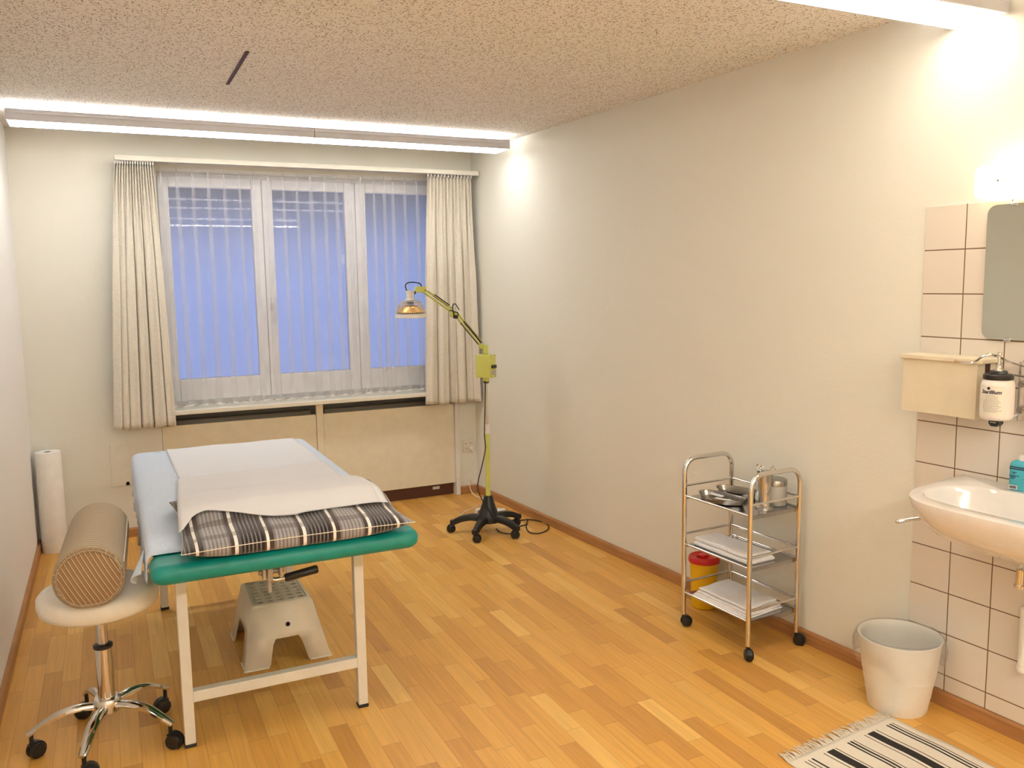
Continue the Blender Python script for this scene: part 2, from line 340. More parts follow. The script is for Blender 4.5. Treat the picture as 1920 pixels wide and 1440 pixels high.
class MB:
    def __init__(s): s.bm = bmesh.new()
    def box(s, a, b, bev=0, seg=2):
        a, b = Vector(a), Vector(b); r = bmesh.ops.create_cube(s.bm, size=1); vs = r['verts']
        for v in vs: v.co = Vector([(a[i]+b[i])/2 + v.co[i]*abs(b[i]-a[i]) for i in range(3)])
        if bev:
            es = list({e for v in vs for e in v.link_edges}); bmesh.ops.bevel(s.bm, geom=es, offset=bev, segments=seg, affect='EDGES', profile=.5)
        return s
    def prism(s, poly, axis, a, b):
        """extrude a closed 2D polygon; axis 0: (y,z) 1: (x,z) 2: (x,y)"""
        def P(p, t): q = list(p); q.insert(axis, t); return q
        A = [s.bm.verts.new(P(p, a)) for p in poly]; B = [s.bm.verts.new(P(p, b)) for p in poly]; n = len(poly)
        s.bm.faces.new(A[::-1]); s.bm.faces.new(B)
        for i in range(n): s.bm.faces.new((A[i], A[(i+1) % n], B[(i+1) % n], B[i]))
        return s
    def tube(s, pts, r, seg=10, closed=False, cap=True, flat=None):
        P = [Vector(p) for p in pts]; n = len(P); rings = []
        if not isinstance(r, (list, tuple)): r = [r]*n
        up = None
        for i in range(n):
            t = (P[(i+1) % n]-P[i-1]) if closed else (P[min(i+1, n-1)]-P[max(i-1, 0)])
            t.normalize()
            if up is None: up = Vector((0, 0, 1)) if abs(t.z) < .9 else Vector((1, 0, 0))
            x = up.cross(t)
            if x.length < 1e-6: x = Vector((1, 0, 0)).cross(t)
            x.normalize(); y = t.cross(x); up = y
            fx, fy = flat if flat else (1, 1)
            rings.append([s.bm.verts.new(P[i] + x*cos(2*pi*k/seg)*r[i]*fx + y*sin(2*pi*k/seg)*r[i]*fy) for k in range(seg)])
        m = n if closed else n-1
        for i in range(m):
            A, B = rings[i], rings[(i+1) % n]
            for k in range(seg): s.bm.faces.new((A[k], A[(k+1) % seg], B[(k+1) % seg], B[k]))
        if cap and not closed: s.bm.faces.new(rings[0][::-1]); s.bm.faces.new(rings[-1])
        return s
    def lathe(s, prof, c=(0, 0, 0), seg=32, axis=2, cap=True, sx=1, sy=1, fn=None):
        rings = []
        for r, h in prof:
            ring = []
            for k in range(seg):
                a = 2*pi*k/seg; rr_ = r*(fn(a, r, h) if fn else 1); q = [cos(a)*rr_*sx, sin(a)*rr_*sy]; q.insert(axis, h) if axis != 0 else q.insert(0, h)
                ring.append(s.bm.verts.new(Vector(q)+Vector(c)))
            rings.append(ring)
        for A, B in zip(rings, rings[1:]):
            for k in range(seg): s.bm.faces.new((A[k], A[(k+1) % seg], B[(k+1) % seg], B[k]))
        if cap: s.bm.faces.new(rings[0][::-1]); s.bm.faces.new(rings[-1])
        return s
    def cyl(s, a, b, r, seg=20, r2=None): return s.tube([a, b], [r, r2 if r2 is not None else r], seg)
    def grid(s, f, nu, nv, wrap=False):
        V = [[s.bm.verts.new(f(i/nu, j/nv)) for j in range(nv+1)] for i in range(nu if wrap else nu+1)]
        for i in range(nu):
            for j in range(nv):
                s.bm.faces.new((V[i][j], V[(i+1) % len(V)][j], V[(i+1) % len(V)][j+1], V[i][j+1]))
        return s
    def face(s, pts): s.bm.faces.new([s.bm.verts.new(p) for p in pts]); return s
    def sphere(s, c, r, sx=1, sy=1, sz=1, seg=16):
        q = bmesh.ops.create_uvsphere(s.bm, u_segments=seg, v_segments=seg//2+2, radius=r)
        for v in q['verts']: v.co = Vector((v.co.x*sx, v.co.y*sy, v.co.z*sz)) + Vector(c)
        return s
    def xf(s, mtx): bmesh.ops.transform(s.bm, matrix=mtx, verts=s.bm.verts); return s
    def build(s, name, m, parent=None, loc=(0, 0, 0), rz=0, smooth=35, solid=0, sub=0, offset=0):
        bmesh.ops.remove_doubles(s.bm, verts=s.bm.verts, dist=1e-6)
        bmesh.ops.recalc_face_normals(s.bm, faces=s.bm.faces)
        me = bpy.data.meshes.new(name); s.bm.to_mesh(me); s.bm.free(); me.materials.append(m)
        if smooth:
            for p in me.polygons: p.use_smooth = True
            if smooth < 180: me.set_sharp_from_angle(angle=math.radians(smooth))
        o = bpy.data.objects.new(name, me); COL.objects.link(o)
        if parent: o.parent = parent
        o.location = loc; o.rotation_euler = (0, 0, rz)
        if solid: d = o.modifiers.new('thickness', 'SOLIDIFY'); d.thickness = solid; d.offset = offset
        if sub: d = o.modifiers.new('smooth', 'SUBSURF'); d.levels = d.render_levels = sub
        return o
def tag(o, label=None, cat=None, group=None, kind=None):
    if label: o['label'] = label
    if cat: o['category'] = cat
    if group: o['group'] = group
    if kind: o['kind'] = kind
    return o
def thing(name, loc, label, cat, rz=0, group=None):
    o = bpy.data.objects.new(name, None); COL.objects.link(o); o.location = loc; o.rotation_euler = (0, 0, rz); o.empty_display_size = .1
    return tag(o, label, cat, group)
def struct(o): o['kind'] = 'structure'; return o
def copy_part(o, parent, rz=0, loc=(0, 0, 0), name=None):
    c = o.copy(); COL.objects.link(c); c.parent = parent; c.location = loc; c.rotation_euler = (0, 0, rz); return c

# ================================================================== ROOM
# floor, ceiling, walls with thickness
xr = lambda s: wallp(s, 0).x
fr = wallp(7.6); XE = fr.x
struct(MB().prism([(-.2, .30), (-.2, YF-.1), (XE+.15, YF-.1), (WX+.15, .30)], 2, -.08, 0).build('floor', M['floor'], smooth=0))
struct(MB().prism([(-.2, .35), (-.2, YF-.1), (XE+.15, YF-.1), (WX+.15, .35)], 2, H, H+.12).build('ceiling', M['ceiling'], smooth=0))
struct(MB().box((-.2, YF, 0), (0, .35, H)).build('wall_left', M['wall_left'], smooth=0))
struct(MB().prism([(WX, 0), (WX+.02, .35), (WX+.45, .35), (XE+.3, YF), (XE-.012, YF)], 2, 0, H).build('wall_right', M['wall'], smooth=0))
struct(MB().box((0, YF-.12, 0), (XE+.2, YF, H)).build('wall_front', M['wall'], smooth=0))
# back wall around window and radiator niche
x0, x1 = .72, 2.687; wx0, wx1, wz0, wz1 = .78, 2.66, .785, 2.262
b = MB(); TH = .28
b.box((0, 0, 0), (x0, TH, H)); b.box((x1, 0, 0), (WX, TH, H)); b.box((x0, 0, wz1), (x1, TH, H))
b.box((x0, 0, wz0), (wx0, TH, wz1)); b.box((wx1, 0, wz0), (x1, TH, wz1)); b.box((x0, .16, -.02), (x1, TH, wz0))
struct(b.build('wall_back', M['wall'], smooth=0))
# skirting boards with a bevelled top edge
def skirt(name, L, loc, rz):
    struct(MB().prism([(0, 0), (.015, 0), (.015, BBH-.012), (.009, BBH-.002), (.007, BBH), (0, BBH)], 1, 0, L).build(name, M['wood'], None, loc, rz, smooth=0))
def skirt2(name, a, b_, nrm):
    """board from a to b_, standing out from the wall by nrm"""
    a, b_, nrm = Vector(a), Vector(b_), Vector(nrm); prof = [(0, 0), (.016, 0), (.016, BBH-.010), (.011, BBH-.001), (.009, BBH), (0, BBH)]
    m = MB(); A = [m.bm.verts.new(a+nrm*p+Vector((0, 0, h))) for p, h in prof]; B = [m.bm.verts.new(b_+nrm*p+Vector((0, 0, h))) for p, h in prof]
    m.bm.faces.new(A); m.bm.faces.new(B[::-1])
    for i in range(len(prof)): m.bm.faces.new((A[i], B[i], B[(i+1) % 6], A[(i+1) % 6]))
    struct(m.build(name, M['wood'], smooth=0))
nin = Vector((-cos(ANG), -sin(ANG), 0))
skirt2('baseboard_left', (0, -.001, 0), (0, YF, 0), (1, 0, 0))
skirt2('baseboard_back', (.001, 0, 0), (x0-.002, 0, 0), (0, -1, 0))
skirt2('baseboard_back_corner', (2.722, 0, 0), (WX-.001, 0, 0), (0, -1, 0))
skirt2('baseboard_right', wallp(.001), wallp(7.4), nin)
# tiled field on the right wall
tw = T*9
struct(MB().box((0, 0, BBH+.001), (.007, tw, TZ0), .0015, 1).build('trim_1', M['tiles'], None, wallp(TS0), RZW, smooth=0))
# dark expansion slot let into the ceiling
struct(MB().box((1.012, -2.135, H-.004), (1.026, -1.54, H+.01)).build('trim_2', M['slot'], smooth=0))
# door behind the camera
d = struct(MB().box((1.1, YF, 0), (2.0, YF+.035, 2.02), .004).build('door_1', M['front_door'], smooth=0))
MB().tube(smoothpath([(1.18, YF+.035, 1.03), (1.18, YF+.08, 1.03), (1.20, YF+.085, 1.03), (1.31, YF+.085, 1.03)], 4), .009).build('door_handle', M['steel'], d)

# ---- window: fixed frame, three casement sashes, glass
yW = .10
b = MB()
def ring(m, ax0, ax1, az0, az1, wd, ya, yb, bev=.004, bot=None):
    bt = bot if bot else wd
    m.box((ax0, ya, az0), (ax1, yb, az0+bt), bev); m.box((ax0, ya, az1-wd), (ax1, yb, az1), bev)
    m.box((ax0, ya, az0+bt), (ax0+wd, yb, az1-wd), bev); m.box((ax1-wd, ya, az0+bt), (ax1, yb, az1-wd), bev)
ring(b, wx0, wx1, wz0, wz1, .035, yW+.02, yW+.09)
win = struct(b.build('window_1', M['frame_white'], smooth=0))
gl = [(.852, 1.352), (1.486, 1.965), (2.112, 2.60)]
fx = [(.79, 1.418), (1.420, 2.038), (2.040, 2.652)]
for i, ((g0, g1), (f0, f1)) in enumerate(zip(gl, fx)):
    m = MB(); m.box((f0, yW, .815), (g0, yW+.05, 2.235), .006); m.box((g1, yW, .815), (f1, yW+.05, 2.235), .006)
    m.box((g0, yW, .815), (g1, yW+.05, .957), .006); m.box((g0, yW, 2.170), (g1, yW+.05, 2.235), .006)
    s = m.build('sash', M['frame_white'], win, smooth=0)
    MB().box((g0-.005, yW+.02, .95), (g1+.005, yW+.028, 2.175)).build('pane', M['glass'], s, smooth=0)
    if i == 1:
        h = MB().box((1.444, yW-.012, 1.38), (1.468, yW, 1.47), .003); h.tube([(1.456, yW-.012, 1.43), (1.456, yW-.045, 1.43), (1.456, yW-.05, 1.30)], .008, 8); h.build('window_handle', M['alu'], s)
# soffit over the outside of the window
struct(MB().box((-.6, .30, 2.26), (4.2, .9, 2.40)).build('trim_3', M['eave'], smooth=0))
# sill board (continuous)
struct(MB().box((.70, -.105, .757), (2.700, .10, .785), .004).build('trim_4', M['rail'], smooth=0))
# radiator niche: covers, divider, plinth
struct(MB().box((1.690, -.012, .0), (1.736, .02, .757), .002).box((1.708, -.0125, .62), (1.713, -.0118, .625)).build('trim_5', M['cover'], smooth=0))
struct(MB().box((2.688, -.026, 0), (2.720, .012, .757), .003).build('trim_6', M['white_paint'], smooth=0))
for k, (a, c) in enumerate(((x0+.002, 1.688), (1.738, x1-.001))):
    o = MB().box((a, -.004, .092), (c, .014, .678), .0015).build('radiator_cover', M['cover'], smooth=0)
    tag(o, ['flat cream radiator cover panel behind the treatment couch, left of the divider', 'flat cream radiator cover panel right of the divider, by the heat lamp stand'][k], 'radiator cover', 'cream radiator covers under the window')
rd = thing('radiator', (0, .06, 0), 'dark taupe radiator in the niche above the cream cover panels', 'radiator')
MB().box((x0+.03, .0, .13), (1.67, .08, .70), .008).build('panel', M['dark_gap2'], rd); MB().box((1.76, .0, .13), (x1-.03, .08, .70), .008).build('panel', M['dark_gap2'], rd)
for z in (.18, .66): MB().cyl((1.67, .04, z), (1.76, .04, z), .012, 12).build('pipe', M['dark_gap2'], rd)
struct(MB().box((x0, .148, 0), (x1, .16, .757)).build('trim_7', M['dark_gap'], smooth=0))
struct(MB().box((x0, .040, 0), (1.69, .052, .088)).box((1.736, .040, 0), (x1, .052, .088)).build('trim_8', mat('dark_brown_plinth', (.10, .035, .018), .6), smooth=0))
tag(MB().box((2.52, .025, .050), (2.575, .040, .072), .003).build('vent_grille', M['alu'], smooth=0), 'small grey metal vent grille set in the dark plinth under the right radiator cover', 'vent')

# ---- wall plate and outlet on the back wall
wp = thing('wall_hatch', (.418, 0, .331), 'cream painted rectangular service hatch on the back wall beside the couch head', 'hatch')
MB().box((0, -.006, 0), (.122, 0, .262), .002).build('cover_plate', M['cover_plate'], wp, smooth=0)
o = MB().cyl((.088, -.0075, .012), (.088, -.0055, .012), .010, 16).box((.078, -.0075, .0), (.098, -.0055, .012)).build('notch', M['hole'], wp, smooth=0)
ot = thing('wall_outlet', (2.752, 0, .312), 'ivory square power outlet with a white plug, in the back right corner', 'outlet')
MB().box((0, -.010, 0), (.082, 0, .086), .003).build('face_plate', M['outlet'], ot)
for cx_, cz_ in ((.022, .062), (.060, .064), (.024, .026)):
    for dx, dz in ((-.007, .003), (.007, .003), (0, -.005)): MB().cyl((cx_+dx, -.0112, cz_+dz), (cx_+dx, -.0098, cz_+dz), .0026, 8).build('pin_hole', M['hole'], ot, smooth=0)
MB().box((.046, -.04, .014), (.074, -.0105, .042), .006).build('plug', M['white_plastic'], ot)

# ================================================================== LIGHT FIXTURES
def fixture(loc, L, joint, label, cb, eb, eu, wd=.2078):
    """long batten: sheet metal body with a grooved side, a bright diffuser below, an open glowing top"""
    root = thing('ceiling_light', loc, label, 'ceiling light')
    zb, zt = 2.374, 2.428
    for k, (a, c) in enumerate(((0, joint), (joint+.003, L))):
        m = MB()
        for y0, y1, sgn in ((0, .012, -1), (wd-.012, wd, 1)):
            m.prism([(y0, zb), (y1, zb), (y1, zt), (y0, zt)], 0, a, c)
        m.box((a, .002, zb+.002), (a+.004, wd-.002, zt)); m.box((c-.004, .002, zb+.002), (c, wd-.002, zt)); m.box((a, .012, zt-.022), (c, wd-.012, zt-.018))
        hs = m.build('housing', M['alu'], root, smooth=0)
        MB().box((a, -.004, zb+.034), (c, .0, zb+.037)).box((a, wd, zb+.034), (c, wd+.004, zb+.037)).box((a, -.004, zt-.004), (c, 0, zt)).build('rim', M['alu'], hs, smooth=0)
        MB().box((a+.004, .010, zb-.001), (c-.004, wd-.010, zb+.006)).build('diffuser', mat_emit('lit_diffuser', cb, eb), root, smooth=0)
        MB().box((a+.01, .018, zt-.016), (c-.01, wd-.018, zt-.008)).build('uplight', mat_emit('lit_tube', (1, .985, .95), eu), root, smooth=0)
    for x in (.2, joint-.25, joint+.25, L-.2):
        MB().box((x, wd/2-.01, zt-.02), (x+.02, wd/2+.01, H)).build('bracket', M['alu'], root, smooth=0)
    return root
fixture((.0713, -.7843, 0), 2.7265, 1.507, 'long white batten ceiling light above the curtained window', C_WINDOW_FIXTURE, E_WINDOW_FIXTURE, E_UP)
fixture((.372, -3.838, 0), 2.728, 1.507, 'long white batten ceiling light in the near right corner above the washbasin', C_NEAR_FIXTURE, E_NEAR_FIXTURE, E_UP*.6, .200)
fixture((.30, -6.60, 0), 2.728, 1.507, 'added unseen batten fill light at the door end of the room', C_NEAR_FIXTURE, E_ADDED_REAR_FILL, E_UP*2, .200)  # added fill light, out of frame behind the camera, to brighten the room evenly

# ================================================================== CURTAINS
rl = thing('curtain_rail', (0, 0, 0), 'cream curtain rail board across the top of the window', 'curtain rail')
MB().prism([(-.155, 2.288), (-.155, 2.300), (-.150, 2.316), (0, 2.316), (0, 2.306), (-.14, 2.300), (-.145, 2.288)], 0, .556, 2.852).build('fascia', M['rail'], rl, smooth=0)
MB().box((.58, -.145, 2.286), (2.84, -.128, 2.301), .002).box((.60, -.085, 2.286), (2.83, -.07, 2.304), .002).build('track', M['alu'], rl, smooth=0)
MB().box((2.848, -.157, 2.284), (2.856, -.12, 2.318), .003).build('end_cap', M['rail'], rl)

pleats = [.8033, .8927, .9824, 1.0728, 1.1674, 1.2566, 1.3458, 1.4334, 1.5257, 1.6128, 1.7010, 1.7930, 1.8700, 1.9577, 2.0357, 2.1232, 2.1958, 2.2563, 2.3400, 2.4274, 2.51]
def sheer():
    ztop, y = 2.268, -.070; m = MB()
    rnd = random.Random(3); A = [rnd.uniform(.75, 1.25) for _ in pleats]; sh = [rnd.uniform(-.2, .2) for _ in pleats]
    n = len(pleats); per = 26
    def P(i, k, v):       # pleat i, sample k of per, height v 0..1
        zb = .806 if True else 0
        u = k/per; x = pleats[i]; xn = pleats[i+1]
        zz = ztop+(zb-ztop)*v
        grow = min(1, v/.10)**.8
        spread = .024+.016*min(1, v/.9)
        wd_ = spread*grow*A[i]*1.05+.001
        drift = .010*v*sh[i]*3
        # a Z fold: forward, back, forward, then a free span to the next pleat
        if u < .18: t = u/.18; xx = x-wd_/2+wd_*t; yy = -.006*sin(pi*t)*grow
        elif u < .36: t = (u-.18)/.18; xx = x+wd_/2-wd_*t*.92; yy = .004+.004*sin(pi*t)
        elif u < .54: t = (u-.36)/.18; xx = x-wd_/2+wd_*.08+wd_*.92*t*(1+.15*v); yy = .010-.003*sin(pi*t)
        else:
            t = (u-.54)/.46; xa = x-wd_/2+wd_*.08+wd_*.92*(1+.15*v); xx = xa+(xn-wd_/2-xa)*t; yy = .010*(1-t)+.014*v*sin(pi*t)*sh[i]*4+.006*sin(2*pi*t)*v
        return Vector((xx+drift, y+yy*(.5+.9*v), zz+.004*sin(u*12+i)*v))
    cols = []
    nv = 22
    for i in range(n-1):
        for k in range(per): cols.append([m.bm.verts.new(P(i, k, (j/nv)**1.3)) for j in range(nv+1)])
    for a, c in zip(cols, cols[1:]):
        for j in range(nv): m.bm.faces.new((a[j], c[j], c[j+1], a[j+1]))
    o = m.build('sheer_curtain', M['sheer'], smooth=180)
    # hem: a narrow doubled band along the bottom edge
    h = MB(); pr = None
    for i in range(n-1):
        for k in range(0, per):
            a = P(i, k, 1); v0 = h.bm.verts.new(a+Vector((0, -.0015, -.001))); v1 = h.bm.verts.new(a+Vector((0, -.0015, .005)))
            if pr: h.bm.faces.new((pr[0], v0, v1, pr[1]))
            pr = (v0, v1)
    h.build('hem', M['towel'], o, smooth=180)
    tag(o, 'translucent white pleated sheer curtain hanging over the three window sashes', 'sheer curtain')
sheer()

def drape(name, xt, xb, zt, zb, n_top, n_bot, seed, label, amp=(.015, .052), lean=0):
    rnd = random.Random(seed); m = MB(); NU, NV = 240, 46
    ph = [rnd.uniform(-.35, .35) for _ in range(n_bot+2)]; hts = [rnd.uniform(.55, 1.2) for _ in range(n_bot+2)]
    wdt = [rnd.uniform(.7, 1.4) for _ in range(n_bot)]; tot = sum(wdt); cum = [0]
    for q in wdt: cum.append(cum[-1]+q/tot)
    def fold(u):
        for i in range(n_bot):
            if u <= cum[i+1] or i == n_bot-1:
                t = (u-cum[i])/(cum[i+1]-cum[i]); return i, t
    def f(u, v):
        i, t = fold(u); e = v**.8
        x = (xt[0]*(1-e)+xb[0]*e)*(1-u)+(xt[1]*(1-e)+xb[1]*e)*u
        big = hts[i]*(1-abs(2*t-1)**2.6); big = big-.45
        small = cos(2*pi*n_top*u)
        wbig = min(1, v/.45)
        yy = -.112-amp[1]*big*wbig - amp[0]*small*max(0, 1-v/.38) - .006*sin(2*pi*(n_bot*1.7)*u+2*v)*wbig
        x += .010*sin(2*pi*t)*wbig*hts[i]*(-1)
        if v > .93: yy -= .0025
        z = zt+(zb-zt)*v + .004*sin(u*17)*(v > .98)
        return Vector((x, yy, z))
    m.grid(f, NU, NV)
    o = m.build(name, M['linen'], smooth=180, solid=.0022)
    h = MB(); h.grid(lambda u, v: f(u, .926+.004*v)+Vector((0, -.0022, 0)), NU, 1); h.build('hem_seam', M['beige_seam'], o, smooth=180, solid=.0008)
    m = MB()
    for k in range(n_top+1):
        u = k/n_top; p = f(u, 0); m.box((p.x-.003, -.14, 2.268), (p.x+.003, -.132, 2.288))
    m.build('gliders', M['white_plastic'], o, smooth=0)
    tag(o, label, 'curtain', 'oatmeal linen curtains at the window'); return o
drape('curtain', (.556, .760), (.452, .800), 2.276, .698, 15, 6, 5, 'oatmeal linen curtain drawn to the left side of the window, by the left wall')
drape('curtain', (2.488, 2.806), (2.440, 2.846), 2.280, .700, 13, 6, 11, 'oatmeal linen curtain drawn to the right side of the window, behind the heat lamp')

# ================================================================== TREATMENT COUCH
cx0, cx1 = .522, 1.332; yh0, yh1, ym1 = -3.050, -2.885, -1.300
co = thing('treatment_couch', (.92, -2.1, 0), 'long treatment couch with teal headrest, blue-sheeted pad and cream steel legs', 'treatment couch')
def loc(p): return (p[0]-.92, p[1]+2.1, p[2])
def rbox(a, b_, r_plan, bev, nseg=8):
    """padded slab: rounded corners in plan and soft top and bottom edges"""
    (ax, ay, az), (bx, by, bz) = a, b_
    m = MB(); rings = []
    prof = []
    for k in range(nseg+1): t = pi/2*k/nseg; prof.append((bev*(1-sin(t)), az+bev*(1-cos(t))))
    for k in range(nseg+1): t = pi/2*k/nseg; prof.append((bev*(1-cos(t)), bz-bev*(1-sin(t))))
    def outline(ins):
        R_ = max(r_plan-ins, .004); pts = []
        for (cx_, cy_, a0) in ((bx-ins-R_, by-ins-R_, 0), (ax+ins+R_, by-ins-R_, pi/2), (ax+ins+R_, ay+ins+R_, pi), (bx-ins-R_, ay+ins+R_, 3*pi/2)):
            for k in range(7): t = a0+pi/2*k/6; pts.append((cx_+R_*cos(t), cy_+R_*sin(t)))
        return pts
    for ins, z in prof: rings.append([m.bm.verts.new(Vector(loc((x, y, z)))) for x, y in outline(ins)])
    n = len(rings[0])
    for A, B in zip(rings, rings[1:]):
        for k in range(n): m.bm.faces.new((A[k], A[(k+1) % n], B[(k+1) % n], B[k]))
    m.bm.faces.new(rings[0][::-1]); m.bm.faces.new(rings[-1]); return m
rbox((cx0-.002, yh0, .662), (cx1+.032, yh1, .724), .045, .030).build('headrest', M['green'], co, smooth=60)
rbox((cx0+.006, yh1+.006, .690), (cx1-.006, ym1-.006, .753), .045, .030).build('mattress_pad', M['green'], co, smooth=60)
fr_ = MB()
for X in (.617, 1.216): fr_.box(loc((X-.018, -2.78, .65)), loc((X+.018, -1.36, .690)), .003)
for Y in (-2.766, -2.06, -1.378): fr_.box(loc((.617, Y-.018, .65)), loc((1.216, Y+.018, .690)), .003)
fr_.box(loc((.66, -2.93, .650)), loc((.69, -2.78, .662))); fr_.box(loc((1.14, -2.93, .650)), loc((1.17, -2.78, .662)))
fr_.box(loc((.66, -2.93, .650)), loc((1.17, -2.90, .662)))
fr_.build('frame', M['steel_leg'], co, smooth=0)
for X in (.617, 1.216):
    for Y in (-2.757, -1.39):
        lg = MB().box(loc((X-.0175, Y-.0175, .012)), loc((X+.0175, Y+.0175, .65)), .003).build('leg', M['steel_leg'], co, smooth=0)
        MB().box(loc((X-.019, Y-.019, 0)), loc((X+.019, Y+.019, .013)), .003).build('foot_cap', M['rubber'], lg, smooth=0)
for Y in (-2.757, -1.39): MB().box(loc((.634, Y-.0175, .157)), loc((1.199, Y+.0175, .195)), .003).build('crossbar', M['steel_leg'], co, smooth=0)
mc = MB(); mc.box(loc((.858, -2.94, .60)), loc((.866, -2.84, .66))).box(loc((.912, -2.94, .60)), loc((.92, -2.84, .66))).cyl(loc((.85, -2.90, .615)), loc((.93, -2.90, .615)), .010, 12)
mc.box(loc((.875, -2.92, .585)), loc((.892, -2.86, .64)), .002); mc.cyl(loc((.884, -2.89, .54)), loc((.884, -2.89, .60)), .008, 10); mc.cyl(loc((.86, -2.88, .652)), loc((.92, -2.88, .652)), .006, 10)
mc.build('tilt_mechanism', mat('grey_zinc_bracket', (.42, .41, .40), .45, .6), co)
lv = MB().tube([loc((.875, -2.90, .588)), loc((.905, -2.905, .583)), loc((.935, -2.91, .587))], .0085, 12).build('tilt_lever', M['steel'], co)
MB().tube([loc(p) for p in ((.930, -2.909, .586), (.934, -2.909, .5865), (1.034, -2.92, .603), (1.040, -2.921, .604))], [.010, .0135, .0140, .009], 16).build('grip', M['black'], lv, smooth=60)
# sheet: fitted over pad, hanging a little at the sides
def sheet():
    m = MB(); g = .007; ax, bx, ay, by = cx0-g, cx1+g, -2.925, ym1+g; R_ = .055
    pts = []
    def arc(cx_, cy_, a0, a1, n=8): return [(cx_+R_*cos(a0+(a1-a0)*k/n), cy_+R_*sin(a0+(a1-a0)*k/n), cx_, cy_) for k in range(n+1)]
    N = 70
    for k in range(N): y = ay+(by-R_-ay)*k/N; pts.append((ax, y, ax+R_, y))
    pts += arc(ax+R_, by-R_, pi, pi/2)
    for k in range(1, 22): x = ax+R_+(bx-ax-2*R_)*k/22; pts.append((x, by, x, by-R_))
    pts += arc(bx-R_, by-R_, pi/2, 0)
    for k in range(1, N+1): y = by-R_+(ay-by+R_)*k/N; pts.append((bx, y, bx-R_, y))
    rings = []
    zt = .7595
    prof = [(1, .622), (1, .655), (1, .69), (1, .725), (.96, .742), (.84, .754), (.65, zt), (0, zt+.0005)]
    for q, z in prof:
        ring_ = []
        for i, (x, y, cx_, cy_) in enumerate(pts):
            low = max(0, (.71-z)/.09)
            dx, dy = (x-cx_)/R_, (y-cy_)/R_; wv = .007*low*sin(i*.55)+.004*low*sin(i*1.3+1)
            zz = z + (low > .9)*(.012*sin(i*.21)+.006*sin(i*.9))
            if z < .7 and y < -2.72: zz = max(zz, .67-.03*low)
            if z < .73 and y < -2.84: zz = max(zz, .705 if x > 1 else .675)
            if y < -2.875: zz -= .030*min(1, (-2.875-y)/.045)
            ring_.append(m.bm.verts.new(Vector(loc((cx_+(x-cx_)*q+dx*wv, cy_+(y-cy_)*q+dy*wv, zz)))))
        rings.append(ring_)
    for A, B in zip(rings, rings[1:]):
        for k in range(len(pts)-1): m.bm.faces.new((A[k], A[k+1], B[k+1], B[k]))
    # top: strips across between the left and the right inner lines
    top = rings[-1]; n = len(pts); mid = n//2
    i, j = 0, n-1
    while j-i > 2:
        m.bm.faces.new((top[i], top[i+1], top[j-1], top[j])); i += 1; j -= 1
    if j-i == 2: m.bm.faces.new((top[i], top[i+1], top[j]))
    return m
sh = sheet().build('bed_sheet', M['sheet'], smooth=70, solid=.003)
sh.location = (.92, -2.1, 0)
tag(sh, 'pale blue jersey sheet stretched over the couch mattress', 'bed sheet')
fl = MB()
def flap(u, v):
    a = v*2.6
    return Vector(loc((cx0-.012-.030*sin(a)*u-.012*u, -2.83-.06*u+.05*(v-.5), .715-.055*u-.022*v*u+.012*cos(a))))
fl.grid(flap, 10, 14); fl.build('corner_tail', M['sheet'], sh, smooth=180, solid=.003)

# pillow
px0, px1, py0, py1 = .606, 1.328, -3.092, -2.560; pz = .763; PT = .078
def zoff(y):
    k = min(1, max(0, (-2.82-y)/.14)); return -.035*k*k*(3-2*k)
def ptop(x, y):
    u = (x-(px0+px1)/2)/((px1-px0)/2); v = (y-(py0+py1)/2)/((py1-py0)/2)
    if abs(u) >= 1 or abs(v) >= 1: return 0
    return ((1-abs(u)**4)*(1-abs(v)**2.6))**.5
def pillow_pt(u, v, side):
    U, V = 2*u-1, 2*v-1
    k = .055; x = (px0+px1)/2+(px1-px0)/2*U*(1-k*(1-abs(V)**2)*(abs(U)**3)); y = (py0+py1)/2+(py1-py0)/2*V*(1-k*1.6*(1-abs(U)**2)*(abs(V)**3))
    h = ((1-abs(U)**4)*(1-abs(V)**2.6))**.5
    base = .040
    wr = .003*sin(U*9+V*3)*h+.002*sin(U*17-V*5)*h
    z = pz+base+(PT-base+wr)*h if side > 0 else pz+base-(base-.001)*min(1, h*1.35)
    if side < 0:
        t = min(1, v/.30); y -= .030*sin(pi*t)*(1-abs(U)**6)*(v < .30)
    return Vector((x, y, z+zoff(y)))
m = MB(); NU, NV = 60, 36
V = {}
for sd in (1, -1):
    for i in range(NU+1):
        for j in range(NV+1):
            edge = i in (0, NU) or j in (0, NV)
            if edge and sd < 0: V[sd, i, j] = V[1, i, j]
            else:
                a_ = .5-.5*cos(pi*i/NU); c_ = .5-.5*cos(pi*j/NV)
                V[sd, i, j] = m.bm.verts.new(pillow_pt(a_, c_, sd)-Vector(((px0+px1)/2, (py0+py1)/2, pz)))
    for i in range(NU):
        for j in range(NV): m.bm.faces.new((V[sd, i, j], V[sd, i+1, j], V[sd, i+1, j+1], V[sd, i, j+1]))
pc = ((px0+px1)/2, (py0+py1)/2, pz)
pl = m.build('pillow', M['plaid'], loc=pc, smooth=180)
tag(pl, 'grey and brown plaid pillow with cream stripes lying on the couch headrest', 'pillow')
ed = []
for k in range(60): ed.append(pillow_pt(k/60, 0, 1))
for k in range(36): ed.append(pillow_pt(1, k/36, 1))
for k in range(60): ed.append(pillow_pt(1-k/60, 1, 1))
for k in range(36): ed.append(pillow_pt(0, 1-k/36, 1))
MB().tube([p-Vector(pc) for p in ed],   .0013, 6, closed=True).build('piping', M['beige_seam'], pl, smooth=180)
